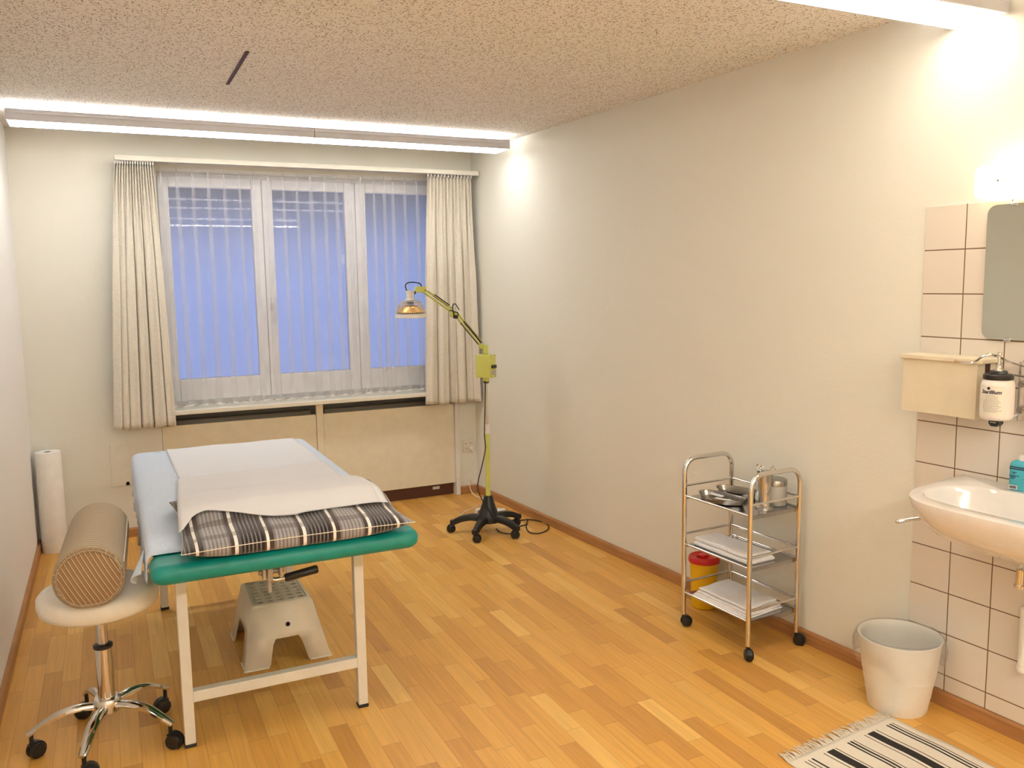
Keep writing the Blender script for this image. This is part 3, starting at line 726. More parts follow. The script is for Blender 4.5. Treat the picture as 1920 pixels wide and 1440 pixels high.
# couch paper: height field that follows the bed then climbs over the pillow
def hgt(x, y):
    h = ptop(x, y); z = .7625
    if h > 0: z = max(z if y > -2.85 else 0, pz+.040+(PT-.040)*h+.004+zoff(y))
    return z
def hs(x, y):
    z = 0; n = 0
    for a_ in (-.05, -.03, -.015, 0, .015): z += hgt(min(max(x, px0+.022), px1-.022), y+a_); n += 1
    return max(z/n, hgt(x, y)+.001)
def lerp_table(x, tb):
    for (a, p), (c, q) in zip(tb, tb[1:]):
        if x <= c: return p+(q-p)*max(0, (x-a)/(c-a))
    return tb[-1][1]
def edge_y(x): return lerp_table(x, [(.60, -2.950), (.63, -2.925), (.66, -2.880), (.70, -2.866), (.80, -2.905), (.90, -2.955), (.96, -2.970), (1.00, -2.958), (1.10, -2.948), (1.30, -2.935)])
def paper_strip(name, L0, L1, R0, R1, ya, skew, lift, mt, ye=0):
    """sheet whose left edge runs from x=L0 to L1 and right edge from R0 to R1"""
    m = MB()
    def f(u, v):
        x = (L0+(L1-L0)*v)*(1-u)+(R0+(R1-R0)*v)*u; yb = edge_y(x)+ye; y = ya+skew*u+(yb-ya-skew*u)*v
        return Vector((x, y, hs(x, y)+lift+.0012*sin(x*22+y*9)+.0008*sin(y*31)))
    m.grid(f, 44, 120); return m.build(name, mt, smooth=180, solid=.0007)
p1 = paper_strip('couch_paper', .672, .690, 1.283, 1.286, ym1-.004, 0, .002, M['paper'], ye=.006)
tag(p1, 'long white paper strip covering the middle of the blue sheet', 'couch paper')
p2 = paper_strip('couch_paper', .672, .612, 1.288, 1.258, -2.035, .035, .0065, M['paper2'])
tag(p2, 'short thin white paper sheet draped over the plaid pillow', 'couch paper')

# ================================================================== PAPER ROLL by left wall
rp = thing('paper_roll', (.088, -.088, 0), 'tall white couch paper roll standing on end in the back left corner', 'paper roll')
MB().lathe([(.021, 0), (.068, 0), (.069, .004), (.070, .30), (.069, .594), (.067, .599), (.021, .599), (.021, .58), (.021, 0)], seg=40, cap=False).build('wound_paper', M['roll'], rp, smooth=40)
MB().lathe([(.018, .03), (.0208, .03), (.0208, .597), (.018, .597), (.018, .03)], seg=24, cap=False).build('core_tube', mat('grey_card_tube', (.16, .13, .10), .9), rp)

# ================================================================== SADDLE STOOL
SX, SY = .370, -2.605
stl = thing('swivel_stool', (SX, SY, 0), 'round cream swivel stool on a chrome five-leg castor base beside the couch', 'stool')
MB().lathe([(.02, .478), (.13, .478), (.165, .480), (.181, .492), (.188, .515), (.187, .540), (.176, .553), (.15, .558), (.06, .553), (.01, .552)], seg=56).build('seat', mat('cream_vinyl', (.86, .82, .74), .38, bump=(300, .1)), stl, smooth=60)
MB().lathe([(.03, .452), (.10, .470), (.10, .478), (.03, .478)], seg=24).box((-.06, -.03, .462), (.06, .03, .478)).build('seat_plate', M['black'], stl)
MB().tube([(0, 0, .34), (0, 0, .47)], .0175, 20).build('gas_piston', M['steel'], stl)
MB().lathe([(.0255, .338), (.031, .342), (.031, .352), (.019, .356)], seg=24).build('collar', M['black'], stl)
MB().lathe([(.027, .155), (.027, .34)], seg=28).build('column', M['chrome'], stl)
MB().lathe([(.03, .112), (.042, .118), (.044, .135), (.044, .158), (.040, .164), (.028, .166)], seg=32).build('hub', M['chrome'], stl)
lv = MB().tube(smoothpath([(.04, .01, .462), (.07, .02, .455), (.085, .03, .448)], 4), .006, 8).sphere((.088, .032, .446), .013, seg=12).build('height_lever', M['black'], stl)
def star_leg():
    m = MB(); pts = smoothpath([(.035, 0, .140), (.09, 0, .146), (.15, 0, .136), (.20, 0, .112), (.243, 0, .086)], 6)
    n = len(pts); prev = None
    for i, p in enumerate(pts):
        tt = i/(n-1); hw = .0155+.004*sin(pi*tt)-.004*tt; hh = .011-.004*tt
        t_ = (pts[min(i+1, n-1)]-pts[max(i-1, 0)]).normalized(); nn = Vector((-t_.z, 0, t_.x))
        r_ = [m.bm.verts.new(p+Vector((0, hw*cx_, 0))+nn*hh*cz_) for cx_, cz_ in ((-1, -.9), (-1, .2), (-.55, .9), (0, 1.1), (.55, .9), (1, .2), (1, -.9))]
        if prev:
            for k in range(7): m.bm.faces.new((prev[k], prev[(k+1) % 7], r_[(k+1) % 7], r_[k]))
        else: m.bm.faces.new(r_[::-1])
        prev = r_
    m.bm.faces.new(prev); return m
def caster(m, x, y, R_=.026, wd=.017, swivel=0, top=None, hood=True):
    """twin-wheel castor with a hood; wheels touch the floor; swivel turns it"""
    d = MB(); ax = Matrix.Rotation(swivel, 4, 'Z')
    for sgn in (-1, 1):
        a = sgn*.003; c = sgn*(.003+wd); prof = [(R_*.5, a), (R_, a), (R_, a+sgn*wd*.6), (R_*.86, c-sgn*.001), (R_*.5, c), (.001, c)]
        prof = [(r_, h) for r_, h in prof]
        d.lathe(prof, (0, 0, 0), 20, axis=0)
    if hood:
        pts = []
        for k in range(9): t = -.25*pi+k/8*pi*1.1; pts.append((sin(t)*(R_+.0045), cos(t)*(R_+.0045)))
        inn = [(p[0]*.8, p[1]*.8) for p in pts][::-1]
        d.prism([(q[0], q[1]) for q in pts+inn], 0, -(wd*.62), wd*.62)
    d.xf(Matrix.Translation((-0, .012, R_)))
    tp = top if top else R_*2+.02
    d.cyl((0, 0, R_*1.5), (0, 0, tp), .007, 10)
    d.xf(Matrix.Translation((x, y, 0)) @ ax)
    me = bpy.data.meshes.new('tmp'); d.bm.to_mesh(me); d.bm.free(); m.bm.from_mesh(me); bpy.data.meshes.remove(me); return m
leg0 = None
for k in range(5):
    a = math.radians(36+72*k)
    if leg0 is None: leg0 = star_leg().build('leg', M['chrome'], stl, rz=a, smooth=50); lg = leg0
    else: lg = copy_part(leg0, stl, a)
    m = MB(); caster(m, .232, 0, .027, .017, [1.2, -.6, 2.2, .4, -1.5][k], .088); m.build('caster', M['black'], lg, smooth=40)

# bolster cushion on the stool
ba, bb = Vector((.352, -2.835)), Vector((.383, -2.15)); dirv = (bb-ba); BL = dirv.length; baz = math.atan2(-dirv.x, dirv.y)
bo = thing('bolster', (ba.x, ba.y, .556), 'tan ring-striped bolster cushion resting on the cream stool', 'cushion', baz)
def bl(u, v):
    y = BL*v; R1 = .103-.004*v**3; e = 1.0
    if v < .03: e = .955+.045*(v/.03)**.5
    if v > .86: e = max(.02, 1-((v-.86)/.14)**2.3)**.5
    a = 2*pi*u; zz = sin(a)*R1*.97*e
    zc = .100
    z = zc+zz; z = max(z, .0005 if True else z) if zz < 0 else z
    if z < .012: z = .012-(.012-z)*.35
    return Vector((cos(a)*R1*e, y, z+.002))
m = MB(); m.grid(bl, 56, 60, wrap=True); m.build('cover', M['bolster'], bo, smooth=180)
m = MB(); vs = [bl(k/56, 0) for k in range(56)]; c_ = Vector((0, -.004, .102))
rg = [[m.bm.verts.new(c_+(p-c_)*q+Vector((0, -.010*(1-q**2), 0))) for p in vs] for q in (1.0, .9, .7, .4, .15)]
for A, B in zip(rg, rg[1:]):
    for k in range(56): m.bm.faces.new((A[k], A[(k+1) % 56], B[(k+1) % 56], B[k]))
m.bm.faces.new(rg[-1]); m.build('end_panel', M['bolster_end'], bo, smooth=180)
m = MB()
m.tube([p+Vector((0, .004, 0)) for p in vs], .0045, 8, closed=True); m.tube([Vector((p.x*.93, -.003, .102+(p.z-.102)*.93)) for p in vs], .0035, 8, closed=True)
m.build('corded_edge', mat('tan_cord', (.42, .32, .20), .85, bump=(400, 1), vary=(200, .3)), bo, smooth=180)
zp = [bl(.055, v/30)+Vector((.0025, 0, 0)) for v in range(1, 27)]
MB().tube(zp, .0022, 6).build('zip_piping', M['beige_seam'], bo)

# ================================================================== STEP STOOL
ss = thing('step_stool', (1.04, -2.07, 0), 'cream plastic step stool with perforated top under the couch headrest', 'step stool')
def sl(x, y, z): return Vector((x-1.04, y+2.07, z))
TX0, TX1, TY0, TY1 = .913, 1.153, -2.225, -1.915; BX0, BX1, BY0, BY1 = .865, 1.214, -2.285, -1.852; HS = .25
def wallpt(side, a, h):
    """side panel point: a 0..1 across, h height 0..HS"""
    k = h/HS; x0_, x1_ = BX0+(TX0-BX0)*k, BX1+(TX1-BX1)*k; y0_, y1_ = BY0+(TY0-BY0)*k, BY1+(TY1-BY1)*k
    if side == 0: return sl(x0_+(x1_-x0_)*a, y0_, h)
    if side == 1: return sl(x1_, y0_+(y1_-y0_)*a, h)
    if side == 2: return sl(x1_-(x1_-x0_)*a, y1_, h)
    return sl(x0_, y1_-(y1_-y0_)*a, h)
def panel(side, l, r_, top):
    m_ = shell
    pts = [(0, 0), (l-.02, 0), (l, .012), (l+.035, top-.02), (l+.07, top), (r_-.07, top), (r_-.035, top-.02), (r_, .012), (r_+.02, 0), (1, 0), (1, HS), (0, HS)]
    # split into quads/strips so the concave outline triangulates well
    P = lambda q: m_.bm.verts.new(wallpt(side, *q))
    m_.bm.faces.new([P(q) for q in [(0, 0), (l-.02, 0), (l, .012), (l+.035, top-.02), (l+.07, top), (l+.07, top+.02), (0, top+.02)]])
    m_.bm.faces.new([P(q) for q in [(r_-.07, top+.02), (r_-.07, top), (r_-.035, top-.02), (r_, .012), (r_+.02, 0), (1, 0), (1, top+.02)]])
    m_.bm.faces.new([P(q) for q in [(l+.07, top+.02), (l+.07, top), (r_-.07, top), (r_-.07, top+.02)]])
    m_.bm.faces.new([P(q) for q in [(0, top+.02), (l+.07, top+.02), (r_-.07, top+.02), (1, top+.02), (1, HS), (0, HS)]])
shell = MB()
panel(0, .29, .735, .108); panel(2, .27, .73, .108); panel(1, .24, .76, .125); panel(3, .24, .76, .125)
bmesh.ops.remove_doubles(shell.bm, verts=shell.bm.verts, dist=1e-5)
# top plate with real oval holes
nc, nr = 5, 7; ex0, ex1, ey0, ey1 = TX0+.016, TX1-.016, TY0+.014, TY1-.014
def cell(ax, bx, ay, by, ox, oy, rx, ry, z):
    per_ = []; n = 16
    for k in range(n):
        t = 2*pi*k/n; c, s_ = cos(t), sin(t); q = 1/max(abs(c), abs(s_)); per_.append(((ax+bx)/2+(bx-ax)/2*c*q, (ay+by)/2+(by-ay)/2*s_*q))
    A = [shell.bm.verts.new(sl(x, y, z)) for x, y in per_]; B = [shell.bm.verts.new(sl(ox+rx*cos(2*pi*k/n), oy+ry*sin(2*pi*k/n), z)) for k in range(n)]
    C_ = [shell.bm.verts.new(sl(ox+rx*cos(2*pi*k/n), oy+ry*sin(2*pi*k/n), z-.006)) for k in range(n)]
    for k in range(n): shell.bm.faces.new((A[k], A[(k+1) % n], B[(k+1) % n], B[k])); shell.bm.faces.new((B[k], B[(k+1) % n], C_[(k+1) % n], C_[k]))
for i in range(nc):
    for j in range(nr):
        ax, bx = ex0+(ex1-ex0)*i/nc, ex0+(ex1-ex0)*(i+1)/nc; ay, by = ey0+(ey1-ey0)*j/nr, ey0+(ey1-ey0)*(j+1)/nr
        cell(ax, bx, ay, by, (ax+bx)/2, (ay+by)/2, .0135, .0095, HS-.002)
o_ = [(TX0, TY0), (TX1, TY0), (TX1, TY1), (TX0, TY1)]; i_ = [(ex0, ey0), (ex1, ey0), (ex1, ey1), (ex0, ey1)]
for k in range(4):
    a, c = o_[k], o_[(k+1) % 4]; e, f_ = i_[k], i_[(k+1) % 4]
    shell.bm.faces.new([shell.bm.verts.new(sl(*a, HS)), shell.bm.verts.new(sl(*c, HS)), shell.bm.verts.new(sl(*f_, HS)), shell.bm.verts.new(sl(*e, HS))])
    shell.bm.faces.new([shell.bm.verts.new(sl(*e, HS)), shell.bm.verts.new(sl(*f_, HS)), shell.bm.verts.new(sl(*f_, HS-.002)), shell.bm.verts.new(sl(*e, HS-.002))])
bmesh.ops.remove_doubles(shell.bm, verts=shell.bm.verts, dist=1e-5)
es = []
for e in shell.bm.edges:
    if len(e.link_faces) == 2:
        try: ang = e.calc_face_angle(0)
        except Exception: ang = 0
        L_ = e.calc_length(); zs = [v.co.z for v in e.verts]
        if ang > .5 and L_ > .1 and (max(zs) > HS-.0005 or abs(zs[0]-zs[1]) > .1) and not (abs(zs[0]-(HS-.002)) < .0005): 
            if (max(zs)-min(zs)) > .02 or all(abs(v.co.x-(TX0-1.04)) < .001 or abs(v.co.x-(TX1-1.04)) < .001 or abs(v.co.y-(TY0+2.07)) < .001 or abs(v.co.y-(TY1+2.07)) < .001 for v in e.verts): es.append(e)
        elif ang > .5 and (max(zs)-min(zs)) > .02 and L_ < .2: es.append(e)
es = [e for e in es if not all(abs(v.co.z-HS) < .01 and abs(v.co.z-HS) > .001 for v in e.verts)]
bmesh.ops.bevel(shell.bm, geom=es, offset=.014, segments=4, affect='EDGES', profile=.5)
shell.build('moulded_shell', M['cream_plastic'], ss, smooth=40, solid=.003, offset=-1)
for side, lr in ((0, (.0, .27)), (0, (.755, 1)), (2, (0, .25)), (2, (.75, 1)), (1, (0, .22)), (1, (.78, 1)), (3, (0, .22)), (3, (.78, 1))):
    p_, q_ = wallpt(side, lr[0], .004), wallpt(side, lr[1], .004); n_ = [(0, -1), (1, 0), (0, 1), (-1, 0)][side]; n_ = Vector((*n_, 0))*.002
    MB().tube([p_+n_, q_+n_], .004, 8).build('foot_lip', M['cream_plastic'], ss)
for a, mt in ((.452, M['cream_plastic']), (.545, M['hole'])):
    p = wallpt(0, a, .158); n_ = Vector((0, -.96, .25)).normalized()
    MB().tube([p+n_*.0005, p+n_*.0022], .0092, 20).build('logo_stud', mt, ss)

# ================================================================== HEAT LAMP
LX, LY = 2.522, -.975
hl = thing('heat_lamp', (LX, LY, 0), 'lime-green infrared heat lamp with wire-caged head on a rolling stand', 'heat lamp')
MB().lathe([(.075, .070), (.075, .098), (.062, .115), (.042, .175), (.030, .215), (.026, .232), (.014, .234)], seg=32).build('base_hub', M['black'], hl, smooth=30)
def black_leg():
    m = MB(); pts = smoothpath([(.04, 0, .090), (.10, 0, .098), (.16, 0, .090), (.205, 0, .072), (.226, 0, .060)], 5); prev = None; n = len(pts)
    for i, p in enumerate(pts):
        tt = i/(n-1); hw = .027-.010*tt; hh = .021-.005*tt; t_ = (pts[min(i+1, n-1)]-pts[max(i-1, 0)]).normalized(); nn = Vector((-t_.z, 0, t_.x))
        r_ = [m.bm.verts.new(p+Vector((0, hw*a, 0))+nn*hh*c) for a, c in ((-1, -1), (-1, .1), (-.6, .85), (.6, .85), (1, .1), (1, -1))]
        if prev:
            for k in range(6): m.bm.faces.new((prev[k], prev[(k+1) % 6], r_[(k+1) % 6], r_[k]))
        else: m.bm.faces.new(r_[::-1])
        prev = r_
    m.bm.faces.new(prev); m.tube([(.226, 0, .076), (.226, 0, .050)], .017, 14); return m
l0 = None
for k in range(5):
    a = math.radians(8+72*k)
    if l0 is None: l0 = black_leg().build('leg', M['black'], hl, rz=a, smooth=40); lg = l0
    else: lg = copy_part(l0, hl, a)
    m = MB(); caster(m, .226, 0, .0245, .016, [.9, 2.0, -.8, .3, 2.6][k], .060); m.build('caster', M['black'], lg, smooth=40)
MB().tube([(0, 0, .225), (0, 0, .63)], .0145, 20).build('lower_pole', M['lime'], hl)
MB().lathe([(.016, .622), (.020, .626), (.020, .640), (.018, .672), (.0185, .678), (.010, .680)], seg=24).build('height_collar', M['white_plastic'], hl)
MB().tube([(0, 0, .67), (0, 0, .96)], .0085, 16).build('upper_pole', M['chrome'], hl)
MB().lathe([(.012, .935), (.0165, .937), (.0165, .949), (.012, .951)], seg=20).build('retaining_ring', M['black'], hl)
# control box, turned so a corner faces the camera
cb_ = MB().box((-.052, -.034, .972), (.052, .034, 1.112), .004); cb_.box((-.016, -.014, .945), (.016, .014, .972), .003); cb_.xf(Matrix.Rotation(-.95, 4, 'Z'))
cbx = cb_.build('control_box', M['lime'], hl)
R95 = Matrix.Rotation(-.95, 4, 'Z')
MB().box((.0515, -.030, .990), (.0535, .030, 1.016), .001).xf(R95).build('name_plate', M['grey_plate'], cbx)
for a in (-.013, .013): MB().tube([(.052, a, 1.040), (.064, a, 1.040)], .0105, 16).xf(R95).build('control_knob', M['black'], cbx)
for a in (-.026, .026):
    for c in (.980, 1.104): MB().tube([(.0515, a, c), (.0535, a, c)], .0025, 8).xf(R95).build('screw', M['black'], cbx)
MB().box((-.0535, -.03, .98), (-.0515, .03, 1.106), .002).xf(R95).build('back_plate', M['limegrey'], cbx)
# arm
J0 = Vector((2.493-LX, 0, 1.160)); J1 = Vector((2.318-LX, 0, 1.368)); J2 = Vector((2.128-LX, 0, 1.500))
MB().box((-.018, -.014, 1.112), (.014, .014, 1.172), .004).box((-.040, -.010, 1.148), (-.005, .010, 1.176), .004).build('swivel_joint', M['lime'], hl)
def arm(a, b_, side):
    m = MB(); d_ = (b_-a).normalized(); n_ = Vector((-d_.z, 0, d_.x))
    for yy in (-.011, .011):
        m.tube([a+Vector((0, yy, 0)), b_+Vector((0, yy, 0))], .0042, 6); m.tube([a-n_*.019*side+Vector((0, yy, 0))+d_*.02, b_-n_*.019*side+Vector((0, yy, 0))-d_*.02], .0042, 6)
    return m
la = arm(J0, J1, 1).build('lower_arm', M['lime'], hl); ua = arm(J1, J2, 1).build('upper_arm', M['lime'], hl)
def spring(a, b_, t0, t1, off):
    d_ = b_-a; n_ = Vector((-d_.z, 0, d_.x)).normalized()*off; pts = [a+d_*(t0+(t1-t0)*k/8)+n_ for k in range(9)]; return MB().tube(pts, .0072, 8)
for yy in (-.008, .008):
    spring(J0+Vector((0, yy, 0)), J1+Vector((0, yy, 0)), .08, .72, -.018 if yy < 0 else -.002).build('spring', M['black'], la)
    spring(J1+Vector((0, yy, 0)), J2+Vector((0, yy, 0)), .22, .70, -.022).build('spring', M['black'], ua)
MB().box((J1.x-.02, -.014, J1.z-.022), (J1.x+.02, .014, J1.z+.012), .006).build('elbow_bracket', M['lime'], hl)
MB().box((J2.x-.045, -.013, J2.z-.004), (J2.x+.022, .013, J2.z+.030), .006).build('head_bracket', M['lime'], hl)
HX = 2.052-LX
hd = MB().lathe([(.014, 1.452), (.030, 1.450), (.030, 1.456), (.0225, 1.462), (.0225, 1.494), (.026, 1.498), (.026, 1.506), (.004, 1.507)], (HX, 0, 0), 24).build('lamp_socket', M['white_plastic'], hl)
MB().tube([(HX+.024, 0, 1.487), (J2.x-.04, 0, 1.505)], .006, 8).build('tilt_pin', M['black'], hd)
cg = MB(); rad = [(.030, 1.452), (.052, 1.446), (.066, 1.430), (.078, 1.405), (.087, 1.376), (.0895, 1.362)]
for k in range(44):
    a = 2*pi*k/44; cg.tube([(HX+r_*cos(a), r_*sin(a), z) for r_, z in rad], .0011, 5)
for r_, z in ((.052, 1.446), (.0665, 1.429), (.088, 1.374)): cg.tube([(HX+r_*cos(2*pi*k/40), r_*sin(2*pi*k/40), z) for k in range(40)], .0014, 5, closed=True)
cage = cg.build('wire_cage', M['wire'], hl)
MB().lathe([(.086, 1.372), (.090, 1.370), (.0915, 1.352), (.088, 1.350), (.086, 1.372)], (HX, 0, 0), 48, cap=False).build('guard_rim', M['white_plastic'], cage)
MB().lathe([(.010, 1.424), (.040, 1.420), (.055, 1.408), (.074, 1.388), (.078, 1.384), (.078, 1.381), (.01, 1.383)], (HX, 0, 0), 40).build('reflector', M['gold'], hl)
MB().lathe([(.060, 1.374), (.079, 1.376), (.079, 1.381), (.06, 1.383)], (HX, 0, 0), 40).build('heat_plate', M['black'], hl)
MB().lathe([(.020, 1.424), (.020, 1.448)], (HX, 0, 0), 16).build('coil_support', M['black'], hl)
MB().tube(smoothpath([(HX-.018, 0, 1.505), (HX-.028, 0, 1.533), (HX-.014, 0, 1.552), (HX+.025, 0, 1.555), (HX+.060, -.004, 1.546), (HX+.075, -.006, 1.52), (HX+.090, -.012, 1.505)], 8), .0035, 8).build('head_cable', M['rubber'], hl)
MB().tube(smoothpath([(J1.x+.03, -.018, J1.z+.02), (J1.x+.006, -.02, J1.z+.055), (J1.x-.012, -.02, J1.z+.045), (J1.x-.006, -.02, J1.z), (J1.x+.01, -.02, J1.z-.03), (J1.x+.022, -.02, J1.z), (J1.x, -.02, J1.z+.01), (J1.x-.03, -.018, J1.z+.022)], 6), .0032, 8).box((J1.x-.008, -.026, J1.z-.03), (J1.x+.020, -.014, J1.z-.012), .003).build('elbow_cable', M['rubber'], hl)
# supply cable, from the box down beside the pole and over the floor
cab = [(-.012, -.014, .95), (-.016, -.016, .85), (-.020, -.014, .72), (-.024, -.014, .62), (-.020, -.014, .53), (-.050, -.02, .42), (-.078, -.02, .31), (-.060, -.03, .23), (-.020, -.06, .155), (.0, -.086, .11)]
MB().tube(smoothpath(cab, 8), .0034, 8).build('power_cable', M['rubber'], hl)
def W2(p): return p
fc = [(2.54, -.86, .03), (2.555, -.80, .008), (2.62, -.76, .0045), (2.72, -.80, .0045), (2.80, -.85, .0045), (2.862, -.87, .006), (2.905, -.94, .0045), (2.912, -1.02, .0045), (2.86, -1.12, .0045), (2.78, -1.165, .0045), (2.735, -1.12, .0045), (2.77, -1.0, .0045), (2.83, -.90, .010), (2.84, -.86, .0045)]
fc2 = [(2.80, -.955, .0045), (2.74, -.975, .0045), (2.69, -1.02, .0045), (2.655, -1.09, .0045), (2.61, -1.085, .0045), (2.575, -1.03, .0045), (2.585, -.95, .0045)]
o = MB().tube(smoothpath(fc, 8), .0036, 8).tube(smoothpath(fc2, 8), .0036, 8).build('floor_cord', M['rubber'])
tag(o, 'black cord looped on the floor beside the heat lamp base', 'cord')
ps = thing('power_strip', (2.70, -.60, 0), 'small white power strip on the floor behind the lamp base', 'power strip', -.5)
MB().box((-.10, -.024, .001), (.10, .024, .034), .006).build('strip_body', M['white_plastic'], ps)
MB().cyl((-.03, 0, .034), (-.03, 0, .0355), .016, 16).cyl((.03, 0, .034), (.03, 0, .0355), .016, 16).build('socket_well', M['greyink'], ps)
wc = [(2.812, -.045, .34), (2.818, -.055, .30), (2.80, -.06, .22), (2.765, -.05, .15), (2.772, -.06, .09), (2.775, -.085, .04), (2.79, -.13, .006), (2.82, -.22, .0035), (2.87, -.30, .0035), (2.90, -.26, .0035), (2.845, -.20, .0035), (2.80, -.24, .006), (2.76, -.34, .0035), (2.66, -.42, .0035), (2.55, -.50, .0035), (2.50, -.58, .0035), (2.56, -.60, .0035), (2.61, -.57, .012)]
o = MB().tube(smoothpath(wc, 8), .0027, 8).build('extension_cord', M['white_plastic']); tag(o, 'thin white cord running from the corner outlet down to the power strip', 'cord')

# ================================================================== TROLLEY (wall frame: x off the wall, y along it)
TS = 2.895; tr = thing('instrument_trolley', wallp(TS), 'three-shelf chrome instrument trolley on black castors against the right wall', 'trolley', RZW)
oA, oB, sA, sB = .052, .330, 2.695-TS, 3.092-TS
R_t = .0105
for k, s_ in enumerate((sA, sB)):
    r_ = .062; zt = .765; pts = [(oB, s_, .055), (oB, s_, .3), (oB, s_, zt-r_)]
    for a in range(1, 8): t = pi/2*a/8; pts.append((oB-r_+r_*cos(t), s_, zt-r_+r_*sin(t)))
    pts.append((oB-r_, s_, zt)); pts.append((oA+r_, s_, zt))
    for a in range(1, 8): t = pi/2*a/8; pts.append((oA+r_-r_*sin(t), s_, zt-r_+r_*cos(t)))
    pts += [(oA, s_, zt-r_), (oA, s_, .3), (oA, s_, .055)]
    MB().tube(pts, R_t, 14).build('end_frame', M['chrome'], tr, smooth=60)
for n_, z in enumerate((.600, .382, .159)):
    m = MB().box((oA+.008, sA+.008, z-.006), (oB-.008, sB-.008, z-.003)); m.box((oA+.008, sA+.008, z-.014), (oB-.008, sA+.011, z-.004)); m.box((oA+.008, sB-.011, z-.020), (oB-.008, sB-.008, z-.004))
    shf = m.build('shelf', M['mirror_sheet'], tr, smooth=0)
    rb = MB(); rb.tube([(oB, sA, z), (oB, sB, z)], .0052, 10); rb.tube([(oA, sA, z+.045), (oA, sB, z+.045)], .0052, 10); rb.tube([(oA, sA, z-.002), (oA, sB, z-.002)], .0052, 10)
    rb.tube([(oA, sA, z+.045), (oB, sA, z+.045)], .0052, 10); rb.tube([(oA, sB, z+.045), (oB, sB, z+.045)], .0052, 10)
    rb.build('guard_rail', M['chrome'], shf, smooth=60)
for x in (oA, oB):
    for y in (sA, sB):
        m = MB(); caster(m, x, y, .023, .014, [2.4, .5, 1.2, -.5][(x > .2)*2+(y > 0)], .062); m.build('caster', M['black'], tr, smooth=40)
def wthing(name, off, s_, z, label, cat, rot=0, group=None):
    p = wallp(s_, off); return thing(name, (p.x, p.y, z), label, cat, RZW+rot, group)
SHZ = [.597, .379, .156]
# kidney dishes
def kidney(name, off, s_, rot, label, a=.115, b_=.064):
    k = wthing(name, off, s_, SHZ[0], label, 'dish', rot, 'steel kidney dishes on the top trolley shelf')
    m = MB(); n = 48
    def ol(t, q): c, s2 = cos(t), sin(t); y = a*c*q; x = b_*s2*q*(1 if s2 < 0 else .80)+(-.30*b_*(c*c)+.12*b_); return (x*1.0, y)
    rings = []
    for q, z in ((.88, .001), (.92, .004), (.98, .022), (1.0, .026), (1.03, .027), (1.03, .0255), (.985, .024), (.92, .004), (.87, .0022)):
        rings.append([m.bm.verts.new((*ol(2*pi*i/n, q), z)) for i in range(n)])
    for A, B in zip(rings, rings[1:]):
        for i in range(n): m.bm.faces.new((A[i], A[(i+1) % n], B[(i+1) % n], B[i]))
    m.bm.faces.new(rings[0]); m.bm.faces.new(rings[-1]); m.build('tray', M['dark_steel'], k, smooth=50); return k
k1 = kidney('kidney_dish', .262, 2.845, .12, 'steel kidney dish holding white swabs near the open edge of the top trolley shelf')
k2 = kidney('kidney_dish', .125, 2.815, .25, 'empty steel kidney dish at the wall side of the top trolley shelf')
for i, (dx, dy, rr2, ln) in enumerate(((.012, -.02, .5, .075), (-.004, .02, .25, .085), (.014, .035, .9, .06), (-.012, -.035, .1, .07))):
    p = wallp(2.845+dy, .262+dx); o = MB().box((-.009, -ln/2, 0), (.009, ln/2, .006), .002).build('swab_packet', M['paper'], None, (p.x, p.y, SHZ[0]+.004+.0045*i), RZW+rr2)
    tag(o, 'small white paper swab packet lying in the front kidney dish', 'swab packet', 'white swab packets in the front kidney dish')
# steel instrument jar with scissors
ij = wthing('instrument_jar', .178, 3.018, SHZ[0], 'tall flared stainless steel jar between kidney dish and glass jar on the trolley', 'jar')
MB().lathe([(.001, .0), (.037, 0), (.037, .004), (.024, .012), (.0235, .06), (.027, .10), (.032, .150), (.0345, .153), (.0345, .155), (.030, .152), (.025, .10), (.0215, .06), (.001, .014)], seg=36, cap=False).build('vessel', M['steel'], ij, smooth=50)
for i, (dx, dy, tx, ty) in enumerate(((-.010, .012, .006, .030), (.012, .0, .002, -.006), (.0, -.012, -.006, -.034))):
    p = wallp(3.018, .178); c = thing('surgical_scissors', (p.x, p.y, SHZ[0]+.02), ['steel scissors standing at the right side of the steel jar', 'steel scissors standing in the middle of the steel jar', 'steel scissors standing at the left side of the steel jar'][i], 'scissors', RZW, 'scissors and clamps in the steel jar')
    m = MB(); topz = [.135, .132, .128][i]
    m.tube([(dx*.5, dy*.5, .002), (dx+tx*.6, dy+ty*.55, topz)], .0024, 8); m.build('shank', M['chrome'], c)
    m = MB(); cc = Vector((dx+tx, dy+ty*.85, topz+.014)); tilt = [.5, .1, -.4][i]
    m.tube([cc+Vector((0, .010*cos(2*pi*q/20), .0145*sin(2*pi*q/20)))+Vector((0, tilt*.014*sin(2*pi*q/20), 0)) for q in range(20)], .0017, 6, closed=True); m.build('finger_ring', M['chrome'], c)
